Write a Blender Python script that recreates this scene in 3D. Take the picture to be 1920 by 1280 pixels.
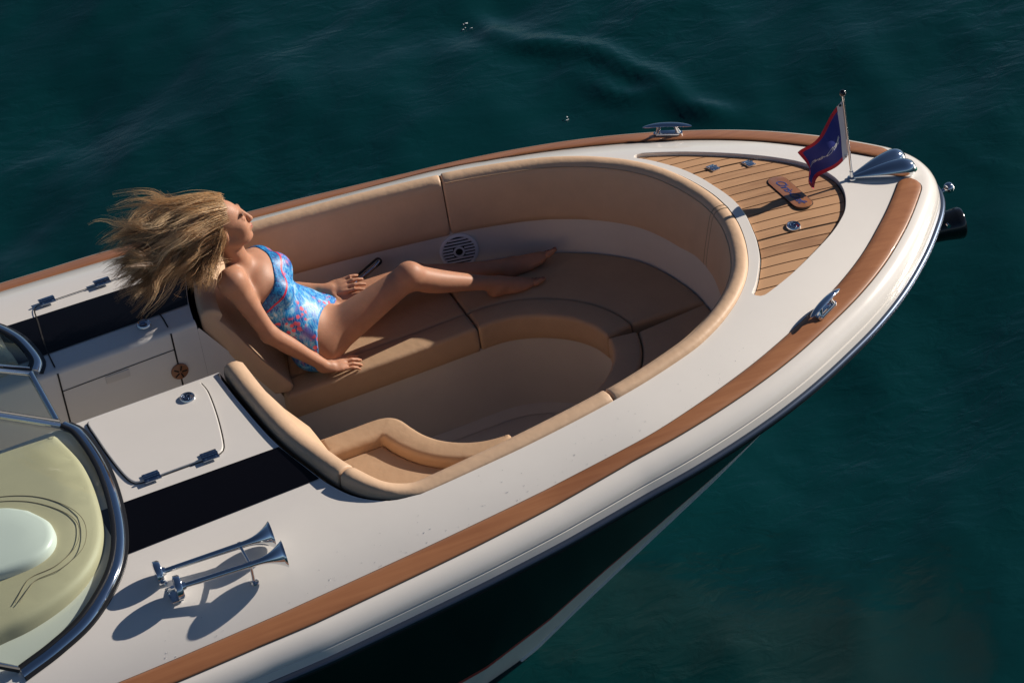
import bpy, bmesh, math, random
import numpy as np
from mathutils import Vector, Matrix
from mathutils.geometry import delaunay_2d_cdt
random.seed(7); rng = np.random.default_rng(7)
for o in list(bpy.data.objects): bpy.data.objects.remove(o)
scn = bpy.context.scene
COL = scn.collection
R = math.radians

# ------------------------------------------------------------------ camera
# boat frame: +X bow, +Y port, +Z up, metres; the photographer stands high off the starboard side
RIGHT = Vector((0.91380354, -0.38208542, -0.1377455))
DOWN = Vector((-0.33079688, -0.50336534, -0.79824605))
FWD = Vector((0.23566187, 0.77500585, -0.5863697))
cam_d = bpy.data.cameras.new('camera'); cam = bpy.data.objects.new('camera', cam_d); COL.objects.link(cam)
m3 = Matrix((RIGHT, -DOWN, -FWD)).transposed()
cam.matrix_world = Matrix.Translation((-3.73235509, -12.0, 9.82564518)) @ m3.to_4x4()
cam_d.sensor_width = 36; cam_d.lens = 135.393; cam_d.clip_start = 0.1; cam_d.clip_end = 6000
scn.camera = cam
# ------------------------------------------------------------------ light
SUN_EL, SUN_AZ = R(22.5), R(7.0)          # azimuth measured from the bow towards port
sun_dir = Vector((math.cos(SUN_EL)*math.cos(SUN_AZ), math.cos(SUN_EL)*math.sin(SUN_AZ), math.sin(SUN_EL)))
w = bpy.data.worlds.new('World'); scn.world = w; w.use_nodes = True
nt = w.node_tree; nt.nodes.clear()
sky = nt.nodes.new('ShaderNodeTexSky'); sky.sky_type = 'NISHITA'; sky.sun_disc = False
sky.sun_elevation = SUN_EL; sky.sun_rotation = math.pi/2 - SUN_AZ
sky.air_density = 0.6; sky.dust_density = 0.1; sky.ozone_density = 2.0
bg = nt.nodes.new('ShaderNodeBackground'); bg.inputs['Strength'].default_value = 0.05
wo = nt.nodes.new('ShaderNodeOutputWorld')
nt.links.new(sky.outputs[0], bg.inputs[0]); nt.links.new(bg.outputs[0], wo.inputs[0])
sd = bpy.data.lights.new('sun', 'SUN'); sd.energy = 5.0; sd.angle = R(0.5); sd.color = (1.0, 0.91, 0.80)
so = bpy.data.objects.new('sun', sd); COL.objects.link(so)
so.rotation_euler = sun_dir.to_track_quat('Z', 'Y').to_euler(); so.location = (0, 0, 20)
scn.view_settings.view_transform = 'Standard'; scn.view_settings.look = 'None'
scn.view_settings.exposure = 0.2; scn.view_settings.gamma = 1.0; scn.view_settings.use_curve_mapping = False

# ------------------------------------------------------------------ helpers
def mat(name, col, rough=0.5, metal=0.0, coat=0.0, spec=0.5, bump=None, var=None, sss=0.0, trans=0.0, ior=1.45):
    """bump=(scale,strength,detail)  var=(scale,amount) colour mottling in object space"""
    m = bpy.data.materials.new(name); m.use_nodes = True; n = m.node_tree.nodes; l = m.node_tree.links
    b = n['Principled BSDF']; b.inputs['Base Color'].default_value = (*col, 1); b.inputs['Roughness'].default_value = rough
    b.inputs['Metallic'].default_value = metal; b.inputs['Coat Weight'].default_value = coat; b.inputs['Coat Roughness'].default_value = 0.04
    b.inputs['Specular IOR Level'].default_value = spec; b.inputs['IOR'].default_value = ior
    b.inputs['Transmission Weight'].default_value = trans
    if sss:
        b.inputs['Subsurface Weight'].default_value = sss; b.inputs['Subsurface Radius'].default_value = (1.0, 0.35, 0.2); b.inputs['Subsurface Scale'].default_value = 0.012
    tc = n.new('ShaderNodeTexCoord')
    if var:
        t = n.new('ShaderNodeTexNoise'); t.inputs['Scale'].default_value = var[0]; t.inputs['Detail'].default_value = 6; t.inputs['Roughness'].default_value = 0.65
        l.new(tc.outputs['Object'], t.inputs['Vector'])
        mr = n.new('ShaderNodeMapRange'); mr.inputs[1].default_value = 0.3; mr.inputs[2].default_value = 0.7
        mr.inputs[3].default_value = 1-var[1]; mr.inputs[4].default_value = 1+var[1]*0.6; l.new(t.outputs['Fac'], mr.inputs[0])
        mx = n.new('ShaderNodeVectorMath'); mx.operation = 'SCALE'; mx.inputs[0].default_value = col
        l.new(mr.outputs[0], mx.inputs['Scale']); l.new(mx.outputs[0], b.inputs['Base Color'])
        mr2 = n.new('ShaderNodeMapRange'); mr2.inputs[3].default_value = max(0.02, rough-0.08); mr2.inputs[4].default_value = rough+0.08
        l.new(t.outputs['Fac'], mr2.inputs[0]); l.new(mr2.outputs[0], b.inputs['Roughness'])
    if bump:
        t2 = n.new('ShaderNodeTexNoise'); t2.inputs['Scale'].default_value = bump[0]; t2.inputs['Detail'].default_value = bump[2] if len(bump) > 2 else 4
        l.new(tc.outputs['Object'], t2.inputs['Vector'])
        bp = n.new('ShaderNodeBump'); bp.inputs['Strength'].default_value = bump[1]; bp.inputs['Distance'].default_value = 0.01
        l.new(t2.outputs['Fac'], bp.inputs['Height']); l.new(bp.outputs[0], b.inputs['Normal'])
    return m

def wood(name, c1, c2, rough, coat, axis_scale=(1.5, 40, 40), per_object=0.0):
    m = mat(name, c1, rough, coat=coat); n = m.node_tree.nodes; l = m.node_tree.links; b = n['Principled BSDF']
    tc = n['Texture Coordinate']; mp = n.new('ShaderNodeMapping'); mp.inputs['Scale'].default_value = axis_scale
    l.new(tc.outputs['Object'], mp.inputs['Vector'])
    t = n.new('ShaderNodeTexNoise'); t.inputs['Scale'].default_value = 1.0; t.inputs['Detail'].default_value = 7; t.inputs['Roughness'].default_value = 0.6
    l.new(mp.outputs[0], t.inputs['Vector'])
    t2 = n.new('ShaderNodeTexNoise'); t2.inputs['Scale'].default_value = 2.3; t2.inputs['Detail'].default_value = 3
    l.new(tc.outputs['Object'], t2.inputs['Vector'])
    add = n.new('ShaderNodeMath'); add.operation = 'MULTIPLY_ADD'; add.inputs[1].default_value = 0.5
    mul = n.new('ShaderNodeMath'); mul.operation = 'MULTIPLY'; mul.inputs[1].default_value = 0.5
    l.new(t2.outputs['Fac'], mul.inputs[0]); l.new(t.outputs['Fac'], add.inputs[0]); l.new(mul.outputs[0], add.inputs[2])
    if per_object:
        oi = n.new('ShaderNodeObjectInfo'); ma = n.new('ShaderNodeMath'); ma.operation = 'MULTIPLY_ADD'; ma.inputs[1].default_value = per_object
        l.new(oi.outputs['Random'], ma.inputs[0]); l.new(add.outputs[0], ma.inputs[2]); src = ma.outputs[0]
    else: src = add.outputs[0]
    cr = n.new('ShaderNodeValToRGB'); cr.color_ramp.elements[0].position = 0.36; cr.color_ramp.elements[1].position = 0.68
    cr.color_ramp.elements[0].color = (*c2, 1); cr.color_ramp.elements[1].color = (*c1, 1)
    l.new(src, cr.inputs[0]); l.new(cr.outputs[0], b.inputs['Base Color'])
    bp = n.new('ShaderNodeBump'); bp.inputs['Strength'].default_value = 0.12; bp.inputs['Distance'].default_value = 0.002
    l.new(t.outputs['Fac'], bp.inputs['Height']); l.new(bp.outputs[0], b.inputs['Normal'])
    return m

M = {}
M['gel'] = mat('white_gelcoat', (0.81, 0.77, 0.72), 0.22, coat=0.7, var=(5.0, 0.02))
M['liner'] = mat('cream_liner', (0.70, 0.655, 0.60), 0.4, coat=0.15, var=(4, 0.05))
M['soleliner'] = mat('beige_liner', (0.62, 0.565, 0.51), 0.55, var=(5, 0.05), bump=(160, 0.1, 2))
M['hull'] = mat('black_gelcoat', (0.003, 0.0032, 0.006), 0.22, spec=0.03)
M['boot'] = mat('red_boot_stripe', (0.55, 0.012, 0.015), 0.3)
M['bottom'] = mat('white_hull_bottom', (0.90, 0.89, 0.86), 0.3, var=(6, 0.05))
M['stripe'] = mat('black_deck_stripe', (0.003, 0.003, 0.005), 0.32, spec=0.14)
M['chrome'] = mat('stainless', (0.72, 0.74, 0.76), 0.06, metal=1.0)
M['chrome_d'] = mat('stainless_satin', (0.55, 0.57, 0.6), 0.22, metal=1.0)
M['rub'] = mat('rub_rail_steel', (0.075, 0.10, 0.15), 0.36, metal=0.85)
M['steelblue'] = mat('polished_fitting', (0.30, 0.36, 0.46), 0.2, metal=1.0)
M['rubber'] = mat('black_rubber', (0.012, 0.013, 0.016), 0.45)
M['gap'] = mat('dark_joint', (0.02, 0.018, 0.017), 0.8)
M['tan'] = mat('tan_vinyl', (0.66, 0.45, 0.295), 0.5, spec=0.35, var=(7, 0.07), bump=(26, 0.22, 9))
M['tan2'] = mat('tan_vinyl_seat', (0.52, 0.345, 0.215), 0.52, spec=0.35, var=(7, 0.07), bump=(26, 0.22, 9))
M['dash'] = mat('dash_vinyl', (0.58, 0.49, 0.34), 0.55, bump=(300, 0.1, 3), var=(5, 0.05))
M['pod'] = mat('pale_pod', (0.80, 0.80, 0.78), 0.35)
M['thread'] = mat('dark_thread', (0.26, 0.20, 0.13), 0.8)
M['teak'] = wood('oiled_teak', (0.40, 0.175, 0.078), (0.27, 0.105, 0.045), 0.38, 0.25, (2.0, 45, 45))
M['plank'] = wood('teak_plank', (0.50, 0.285, 0.15), (0.31, 0.16, 0.08), 0.6, 0.0, (2.2, 70, 70), 0.42)
M['plate'] = wood('varnished_teak', (0.36, 0.16, 0.075), (0.26, 0.10, 0.045), 0.3, 0.5, (30, 3, 30))
M['caulk'] = mat('black_caulk', (0.014, 0.013, 0.012), 0.65)
M['grille'] = mat('grey_plastic', (0.74, 0.75, 0.80), 0.45)
M['sole_shade'] = mat('shaded_sole', (0.035, 0.045, 0.055), 0.9, bump=(300, 0.3, 3))  # shade of the aft cockpit put into the sole's colour
M['dark'] = mat('dark_recess', (0.008, 0.008, 0.01), 0.7)
M['green'] = mat('green_lens', (0.0, 0.14, 0.10), 0.08, coat=0.8)
M['red'] = mat('red_lens', (0.3, 0.0, 0.0), 0.08, coat=0.8)
M['black'] = mat('black_paint', (0.006, 0.007, 0.008), 0.12, coat=0.6)
M['ink'] = mat('blue_ink', (0.03, 0.06, 0.22), 0.5)
M['white_print'] = mat('white_print', (0.75, 0.75, 0.78), 0.6)

def tag(o, label=None, cat=None, group=None, kind=None):
    for k, v in (('label', label), ('category', cat), ('group', group), ('kind', kind)):
        if v: o[k] = v
    return o
def empty(name, loc=(0, 0, 0)):
    o = bpy.data.objects.new(name, None); COL.objects.link(o); o.location = loc; o.empty_display_size = 0.1
    return o
def mesh_obj(name, verts, faces, material, parent=None, smooth=True, normals=None, sharp=None):
    me = bpy.data.meshes.new(name); me.from_pydata([tuple(map(float, v)) for v in verts], [], [tuple(map(int, f)) for f in faces])
    bm = bmesh.new(); bm.from_mesh(me)
    if normals is None: bmesh.ops.recalc_face_normals(bm, faces=bm.faces)
    bm.to_mesh(me); bm.free()
    me.materials.append(M[material] if isinstance(material, str) else material)
    if smooth:
        me.polygons.foreach_set('use_smooth', [True]*len(me.polygons))
        if sharp is not None: me.set_sharp_from_angle(angle=R(sharp))
    if normals is not None: me.normals_split_custom_set_from_vertices([tuple(map(float, n)) for n in normals])
    o = bpy.data.objects.new(name, me); COL.objects.link(o)
    if parent is not None: o.parent = parent
    return o
class MB:
    """collects shapes into one mesh"""
    def __init__(s): s.v = []; s.f = []
    def add(s, v, f):
        k = len(s.v); s.v += [tuple(map(float, p)) for p in v]; s.f += [tuple(int(i)+k for i in q) for q in f]; return s
    def grid(s, rows, closed=False, cap0=False, cap1=False, loop=False):
        n = len(rows[0]); v = [p for r in rows for p in r]; f = []
        for i in range(len(rows)-(0 if loop else 1)):
            i2 = (i+1) % len(rows)
            for j in range(n if closed else n-1):
                j2 = (j+1) % n; f.append((i*n+j, i*n+j2, i2*n+j2, i2*n+j))
        if cap0: f.append(tuple(range(n-1, -1, -1)))
        if cap1: f.append(tuple((len(rows)-1)*n+j for j in range(n)))
        return s.add(v, f)
    def tube(s, pts, rad, seg=10, caps=True):
        pts = [Vector(p) for p in pts]; rows = []; up = None
        for i, p in enumerate(pts):
            t = (pts[min(i+1, len(pts)-1)]-pts[max(i-1, 0)]).normalized()
            if up is None:
                up = Vector((0, 0, 1)) if abs(t.z) < 0.9 else Vector((1, 0, 0))
            a = t.cross(up).normalized(); b = a.cross(t).normalized(); up = b
            r = rad[i] if hasattr(rad, '__len__') else rad
            rows.append([p+(a*math.cos(2*math.pi*k/seg)+b*math.sin(2*math.pi*k/seg))*r for k in range(seg)])
        return s.grid(rows, closed=True, cap0=caps, cap1=caps)
    def box(s, c, h, ax=None, bev=0.0):
        bm = bmesh.new(); bmesh.ops.create_cube(bm, size=2.0)
        for v in bm.verts: v.co = Vector((v.co.x*h[0], v.co.y*h[1], v.co.z*h[2]))
        if bev: bmesh.ops.bevel(bm, geom=bm.edges[:], offset=bev, segments=2, affect='EDGES', profile=0.6)
        bm.verts.index_update()
        X, Y, Z = ax if ax else (Vector((1, 0, 0)), Vector((0, 1, 0)), Vector((0, 0, 1))); c = Vector(c)
        s.add([c+X*v.co.x+Y*v.co.y+Z*v.co.z for v in bm.verts], [[v.index for v in f.verts] for f in bm.faces]); bm.free(); return s
    def lathe(s, o, ax, prof, seg=24):
        """prof: (radius, distance along axis)"""
        o = Vector(o); ax = Vector(ax).normalized(); a = ax.orthogonal().normalized(); b = ax.cross(a)
        rows = [[o+ax*h+(a*math.cos(2*math.pi*k/seg)+b*math.sin(2*math.pi*k/seg))*r for k in range(seg)] for r, h in prof]
        return s.grid(rows, closed=True, cap0=prof[0][0] > 1e-5, cap1=prof[-1][0] > 1e-5)
    def ell(s, c, ax, h, nu=20, nv=12):
        c = Vector(c); rows = []
        for i in range(nv+1):
            th = math.pi*i/nv
            rows.append([c+ax[0]*h[0]*math.cos(th)+(ax[1]*h[1]*math.cos(2*math.pi*k/nu)+ax[2]*h[2]*math.sin(2*math.pi*k/nu))*math.sin(th) for k in range(nu)])
        return s.grid(rows, closed=True)
    def build(s, name, material, parent=None, smooth=True, sharp=40): return mesh_obj(name, s.v, s.f, material, parent, smooth, None, sharp)

def crom(pts, n=None, step=None):
    """smooth curve through points, evenly resampled"""
    P = np.array(pts, float)
    E = np.vstack([2*P[0]-P[1], P, 2*P[-1]-P[-2]]); out = []
    for i in range(1, len(E)-2):
        p0, p1, p2, p3 = E[i-1], E[i], E[i+1], E[i+2]
        t = np.linspace(0, 1, 24, endpoint=False)[:, None]
        out.append(0.5*((2*p1)+(-p0+p2)*t+(2*p0-5*p1+4*p2-p3)*t**2+(-p0+3*p1-3*p2+p3)*t**3))
    out.append(P[-1:]); Q = np.vstack(out)
    d = np.r_[0, np.cumsum(np.linalg.norm(np.diff(Q, axis=0), axis=1))]
    if n is None: n = max(2, int(d[-1]/step)+1)
    s = np.linspace(0, d[-1], n)
    return np.stack([np.interp(s, d, Q[:, k]) for k in range(Q.shape[1])], 1)
def normals2(P):
    """left-hand plan normals of a 2D path"""
    T = np.gradient(P[:, :2], axis=0); T /= np.linalg.norm(T, axis=1)[:, None]+1e-12
    return np.stack([-T[:, 1], T[:, 0]], 1)
def mirror(P): Q = np.array(P, float).copy(); Q[:, 1] *= -1; return Q
def inside(poly, pts):
    poly = np.array(poly); x, y = pts[:, 0], pts[:, 1]; r = np.zeros(len(pts), bool); j = len(poly)-1
    for i in range(len(poly)):
        xi, yi = poly[i]; xj, yj = poly[j]
        c = ((yi > y) != (yj > y)); xx = (xj-xi)*(y-yi)/((yj-yi) if yj != yi else 1e-12)+xi
        r ^= c & (x < xx); j = i
    return r
def seg_dist(pts, poly):
    d = np.full(len(pts), 1e9)
    for a, b in zip(poly[:-1], poly[1:]):
        ab = b-a; t = np.clip(((pts-a)@ab)/(ab@ab+1e-12), 0, 1); d = np.minimum(d, np.linalg.norm(pts-(a+t[:, None]*ab), axis=1))
    return d
def fill(outer, holes, step):
    """triangulate a plan region with an interior grid; returns points and triangles"""
    V = []; Ed = []
    for loop in [outer]+holes:
        k = len(V); n = len(loop); V += [tuple(p) for p in loop]; Ed += [(k+i, k+(i+1) % n) for i in range(n)]
    lo = np.min(outer, axis=0); hi = np.max(outer, axis=0)
    gx, gy = np.meshgrid(np.arange(lo[0], hi[0], step), np.arange(lo[1], hi[1], step)); gx[1::2] += step/2
    G = np.stack([gx.ravel(), gy.ravel()], 1); ok = inside(outer, G)
    for h in holes: ok &= ~inside(h, G)
    G = G[ok]
    for loop in [outer]+holes:
        L = np.vstack([loop, loop[:1]]); G = G[seg_dist(G, L) > step*0.55]
    V += [tuple(p) for p in G]
    r = delaunay_2d_cdt([Vector(p) for p in V], Ed, [], 0, 1e-6)
    P = np.array([tuple(p) for p in r[0]]); T = np.array([f for f in r[2] if len(f) == 3])
    c = P[T].mean(1); ok = inside(outer, c)
    for h in holes: ok &= ~inside(h, c)
    T = T[ok]
    a = P[T[:, 1]]-P[T[:, 0]]; b = P[T[:, 2]]-P[T[:, 0]]; fl = (a[:, 0]*b[:, 1]-a[:, 1]*b[:, 0]) < 0
    T[fl] = T[fl][:, ::-1]
    return P, T

# ------------------------------------------------------------------ water
WZ = -0.60
RIDGES = [([(1.392, 4.231), (1.525, 4.045), (1.745, 3.859), (1.856, 3.569), (1.953, 3.323), (1.96, 3.083), (2.059, 2.917), (2.176, 2.733)], 0.034, 0.075), ([(1.62, 3.675), (1.668, 3.48), (1.722, 3.336), (1.855, 3.238), (1.893, 3.13)], 0.030, 0.065), ([(1.382, 4.649), (1.392, 4.451), (1.426, 4.239), (1.461, 4.072)], 0.034, 0.08), ([(2.867, 1.923), (2.909, 1.731), (3.023, 1.573)], 0.012, 0.05), ([(1.053, 0.503), (1.103, 0.338), (1.196, 0.103)], 0.012, 0.05), ([(1.287, 0.132), (1.421, -0.062), (1.565, -0.133)], 0.010, 0.05), ([(2.39, 2.814), (2.534, 2.628), (2.751, 2.535)], 0.010, 0.05), ([(-1.239, 4.503), (-0.967, 4.549), (-0.731, 4.474)], 0.012, 0.06)]
SLICK = (1.54, 4.441)
def make_water():
    xs = np.r_[-3000, -900, -250, -80, -30, -14, np.arange(-8, 9.001, 0.045), 14, 30, 80, 250, 900, 3000]
    ys = np.r_[-3000, -900, -250, -80, -30, -10, np.arange(-4.5, 8.001, 0.045), 14, 30, 80, 250, 900, 3000]
    X, Y = np.meshgrid(xs, ys); Z = np.zeros_like(X)
    r = np.random.default_rng(3)
    for k in range(46):
        lam = 0.22*(1.13**(k % 23))*r.uniform(0.9, 1.1); a = r.normal(2.55, 0.55) if k < 34 else r.uniform(0, 6.28)
        A = 0.0034*lam**1.0*(0.8 if lam < 0.6 else 0.85); ph = r.uniform(0, 6.28)
        q = (X*math.cos(a)+Y*math.sin(a)); warp = 0.35*lam*np.sin((X*math.sin(a)-Y*math.cos(a))/lam*0.7+ph*2)
        s = np.sin(2*math.pi*(q+warp)/lam+ph); Z += A*(s+0.35*s*s)
    # ridges and a smooth slick left by an earlier wake beyond the port side
    G = np.stack([X.ravel(), Y.ravel()], 1); near = (np.abs(G[:, 0]) < 7) & (np.abs(G[:, 1]-1.5) < 6)
    for pts, hgt, wd in RIDGES:
        q = crom(pts, step=0.06); d = seg_dist(G[near], q); e = np.minimum(np.linalg.norm(G[near]-q[0], axis=1), np.linalg.norm(G[near]-q[-1], axis=1))
        Z.ravel()[near] += hgt*np.exp(-(d/wd)**2)*np.clip(e/0.25, 0.25, 1)
    sl = np.exp(-(((X-SLICK[0])*0.8+(Y-SLICK[1])*0.6)/0.75)**2-(((Y-SLICK[1])*0.8-(X-SLICK[0])*0.6)/0.45)**2)
    Z += sl*0.016*np.sin(9*(X*0.2-Y)+2*np.sin(3*X))
    fade = np.clip((12-np.abs(X))/4, 0, 1)*np.clip((11-np.abs(Y-1.7))/4, 0, 1)
    Z = WZ+Z*fade
    n = len(xs); mb = MB()
    V = np.stack([X.ravel(), Y.ravel(), Z.ravel()], 1)
    I = np.arange(len(ys)-1)[:, None]*n+np.arange(n-1)[None]; I = I.ravel()
    F = np.stack([I, I+1, I+n+1, I+n], 1)
    me = bpy.data.meshes.new('water'); me.from_pydata(V.tolist(), [], F.tolist()); me.polygons.foreach_set('use_smooth', [True]*len(F))
    m = bpy.data.materials.new('sea_water'); m.use_nodes = True; nn = m.node_tree.nodes; l = m.node_tree.links; b = nn['Principled BSDF']
    b.inputs['Base Color'].default_value = (0.0003, 0.027, 0.030, 1); b.inputs['Roughness'].default_value = 0.24; b.inputs['IOR'].default_value = 1.333
    b.inputs['Specular IOR Level'].default_value = 0.5
    tc = nn.new('ShaderNodeTexCoord'); mp = nn.new('ShaderNodeMapping'); mp.inputs['Rotation'].default_value = (0, 0, 0.9); mp.inputs['Scale'].default_value = (1.0, 1.7, 1)
    l.new(tc.outputs['Object'], mp.inputs['Vector'])
    t1 = nn.new('ShaderNodeTexNoise'); t1.inputs['Scale'].default_value = 6.5; t1.inputs['Detail'].default_value = 4; t1.inputs['Roughness'].default_value = 0.5; t1.inputs['Distortion'].default_value = 0.5
    l.new(mp.outputs[0], t1.inputs['Vector'])
    t2 = nn.new('ShaderNodeTexNoise'); t2.inputs['Scale'].default_value = 0.55; t2.inputs['Detail'].default_value = 2; l.new(tc.outputs['Object'], t2.inputs['Vector'])
    mr = nn.new('ShaderNodeMapRange'); mr.inputs[1].default_value = 0.42; mr.inputs[2].default_value = 0.66; mr.inputs[3].default_value = 0.30; mr.inputs[4].default_value = 1.0; l.new(t2.outputs['Fac'], mr.inputs[0])
    mu = nn.new('ShaderNodeMath'); mu.operation = 'MULTIPLY'; l.new(t1.outputs['Fac'], mu.inputs[0]); l.new(mr.outputs[0], mu.inputs[1])
    bp = nn.new('ShaderNodeBump'); bp.inputs['Strength'].default_value = 0.45; bp.inputs['Distance'].default_value = 0.03
    l.new(mu.outputs[0], bp.inputs['Height']); l.new(bp.outputs[0], b.inputs['Normal'])
    me.materials.append(m); o = bpy.data.objects.new('water', me); COL.objects.link(o); o['kind'] = 'structure'
make_water()
def make_foam_glints():
    r = np.random.default_rng(5); mb = MB(); ax = (Vector((1, 0, 0)), Vector((0, 1, 0)), Vector((0, 0, 1)))
    for x, y in [(1.32, 4.483), (1.314, 4.424), (1.345, 4.314), (1.367, 4.28), (1.428, 4.244), (1.436, 4.219), (1.414, 3.328), (3.381, 2.414)]:  # pale blobs put in as glints on the wake foam
        for k in range(3): mb.ell((x+r.normal(0, 0.016), y+r.normal(0, 0.01), WZ+0.014+r.uniform(0, 0.006)), ax, (r.uniform(0.002, 0.009), r.uniform(0.002, 0.005), 0.003), 8, 5)
    S = [(-0.569, -0.359), (-0.493, -0.321), (-0.433, -0.304), (-0.363, -0.269), (-0.291, -0.243), (-0.232, -0.22), (-0.174, -0.197), (0.979, 0.524)]
    Q = crom(S[:-1], step=0.012)
    for p in Q:
        for k in range(4): mb.ell((p[0]+r.normal(0, 0.014), p[1]+r.normal(0.01, 0.012), WZ+0.004+abs(r.normal(0, 0.012))), ax, tuple(r.uniform(0.002, 0.007, 3)*(1.3, 1, 0.7)), 8, 5)
    for k in range(9): mb.ell((S[-1][0]+r.normal(0, 0.02), S[-1][1]+r.normal(0, 0.02), WZ+0.01+abs(r.normal(0, 0.02))), ax, tuple(r.uniform(0.003, 0.009, 3)), 8, 5)
    o = mb.build('foam_glints', mat('sea_foam_glint', (0.72, 0.78, 0.78), 0.5), None); o['kind'] = 'stuff'
make_foam_glints()

# ------------------------------------------------------------------ boat: plan curves (port half; mirrored)
XA = -4.3                                                     # transom
TIN_H = [(XA, 1.27), (-3.4, 1.325), (-2.7, 1.335), (-2.12, 1.32), (-1.57, 1.283), (-1.02, 1.23), (-0.68, 1.19), (-0.44, 1.158), (-0.07, 1.100), (0.089, 1.068), (0.251, 1.020), (0.414, 0.963),
         (0.581, 0.897), (0.744, 0.820), (0.916, 0.727), (1.093, 0.618), (1.267, 0.485), (1.433, 0.325), (1.555, 0.19), (1.635, 0.085), (1.662, 0.0)]
def full(h, step):                                            # port-aft round the bow to starboard-aft
    h = np.array(h, float); return crom(np.vstack([h, mirror(h[:-1])[::-1]]), step=step)
TIN = full(TIN_H, 0.03)
COUT_H = [(-0.85, 1.038), (-0.701, 1.022), (-0.39, 0.981), (-0.07, 0.923), (0.145, 0.869), (0.366, 0.792), (0.48, 0.736), (0.593, 0.660), (0.706, 0.555), (0.797, 0.430), (0.86, 0.285), (0.9, 0.13), (0.912, 0.0)]
AFT_H = [(-0.85, 1.038), (-0.97, 1.022), (-1.07, 0.96), (-1.135, 0.86), (-1.175, 0.74), (-1.235, 0.5), (-1.268, 0.2), (-1.285, 0.0)]
def zt(x): return np.interp(x, [-4.5, -1.5, -0.4, 0.0, 0.9, 1.4, 1.8], [0.90, 0.90, 0.906, 0.914, 0.925, 0.925, 0.918])
def ztop(x): return np.interp(x, [-4.5, -0.9, -0.2, 0.4, 0.9, 1.2, 1.4, 1.6, 1.8], [1.065, 1.065, 1.055, 1.04, 1.02, 0.99, 0.968, 0.94, 0.925])
KS = np.linspace(-0.22, 0.22, 23)
def D(P):
    """height of the deck surface at plan points"""
    P = np.atleast_2d(np.array(P, float)); d = seg_dist(P[:, :2], TIN)*np.where(inside(TIN, P[:, :2]), 1.0, -1.0)
    d = np.maximum(d, -0.05)
    x = P[:, 0]; xs = sum(zt(x+k) for k in KS)/len(KS); xt = sum(ztop(x+k) for k in KS)/len(KS)
    return xs+(xt-xs)*(1-np.exp(-d/0.165))
def Dn(P, e=0.012):
    P = np.atleast_2d(np.array(P, float))[:, :2]
    gx = (D(P+[e, 0])-D(P-[e, 0]))/(2*e); gy = (D(P+[0, e])-D(P-[0, e]))/(2*e)
    N = np.stack([-gx, -gy, np.ones(len(P))], 1); return N/np.linalg.norm(N, axis=1)[:, None]
def sheet(name, outer, holes, step, material, parent, lift=0.0):
    P, T = fill(np.array(outer), [np.array(h) for h in holes], step)
    z = D(P)+lift
    return mesh_obj(name, np.c_[P, z], T, material, parent, True, Dn(P))

boat = tag(empty('motorboat'), 'open bow motorboat with white deck, tan cushions, teak trim and dark hull', 'boat')
def P_(o):
    o.parent = boat; return o
def part(name, mb, material, sharp=40, smooth=True): return P_(mb.build(name, material, None, smooth, sharp))
def sub(name, mb, material, parent, sharp=40, smooth=True):
    o = mb.build(name, material, None, smooth, sharp); o.parent = parent; return o

# ---- gunwale, rub rail, hull
NT = normals2(TIN)                                             # path runs port -> bow -> starboard, so the left normal points inboard? make it outward
if np.dot(NT[len(NT)//2], (1, 0)) < 0: NT = -NT
TW = np.interp(np.abs(TIN[:, 0]*0+TIN[:, 0]), [-4.4, -1.6, -0.4, 0.05, 0.42, 0.74, 1.1, 1.43, 1.66], [0.068, 0.067, 0.060, 0.058, 0.078, 0.090, 0.096, 0.102, 0.096])
def rim_point(i, n, dz): return (TIN[i, 0]+NT[i, 0]*n, TIN[i, 1]+NT[i, 1]*n, float(zt(TIN[i, 0]))+dz)
def rim_rows(sec, beyond=True):
    rows = []
    for i in range(len(TIN)):
        b = TW[i] if beyond else 0.0
        rows.append([rim_point(i, (b+n), dz) for n, dz in sec])
    return rows
mb = MB()
sec = [(0.0, 0.0)]
rows = []
for i in range(len(TIN)):
    t = TW[i]; r = [rim_point(i, -0.004, 0.0), rim_point(i, 0.3*t, -0.006), rim_point(i, 0.7*t, -0.013), rim_point(i, t, -0.02)]
    for n, dz in [(0.014, -0.024), (0.028, -0.031), (0.042, -0.044), (0.053, -0.06), (0.060, -0.078), (0.062, -0.094), (0.057, -0.097), (0.057, -0.100), (0.063, -0.103), (0.065, -0.12), (0.066, -0.137)]:
        r.append(rim_point(i, t+n, dz))
    rows.append(r)
gun_rows = rows
SARC = np.r_[0, np.cumsum(np.linalg.norm(np.diff(TIN, axis=0), axis=1))]
def rim_s(q, n, dz):
    x, y, nx, ny = (np.interp(q, SARC, c) for c in (TIN[:, 0], TIN[:, 1], NT[:, 0], NT[:, 1])); return (x+nx*n, y+ny*n, float(zt(x))+dz)
def tw_s(q): return float(np.interp(q, SARC, TW))
SM = SARC[-1]; QF = np.arange(0, SM, 0.010)
TF = np.interp(QF, SARC, TW); XF, YF, NXF, NYF = (np.interp(QF, SARC, c) for c in (TIN[:, 0], TIN[:, 1], NT[:, 0], NT[:, 1]))
for _ in range(12):                                           # even out the fine path
    for arr in (XF, YF, NXF, NYF, TF): arr[1:-1] = (arr[:-2]+2*arr[1:-1]+arr[2:])/4
def fine_rows(sec): return [[(XF[i]+NXF[i]*(TF[i]+n), YF[i]+NYF[i]*(TF[i]+n), float(zt(XF[i]))+dz) for n, dz in sec] for i in range(len(QF))]
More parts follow.
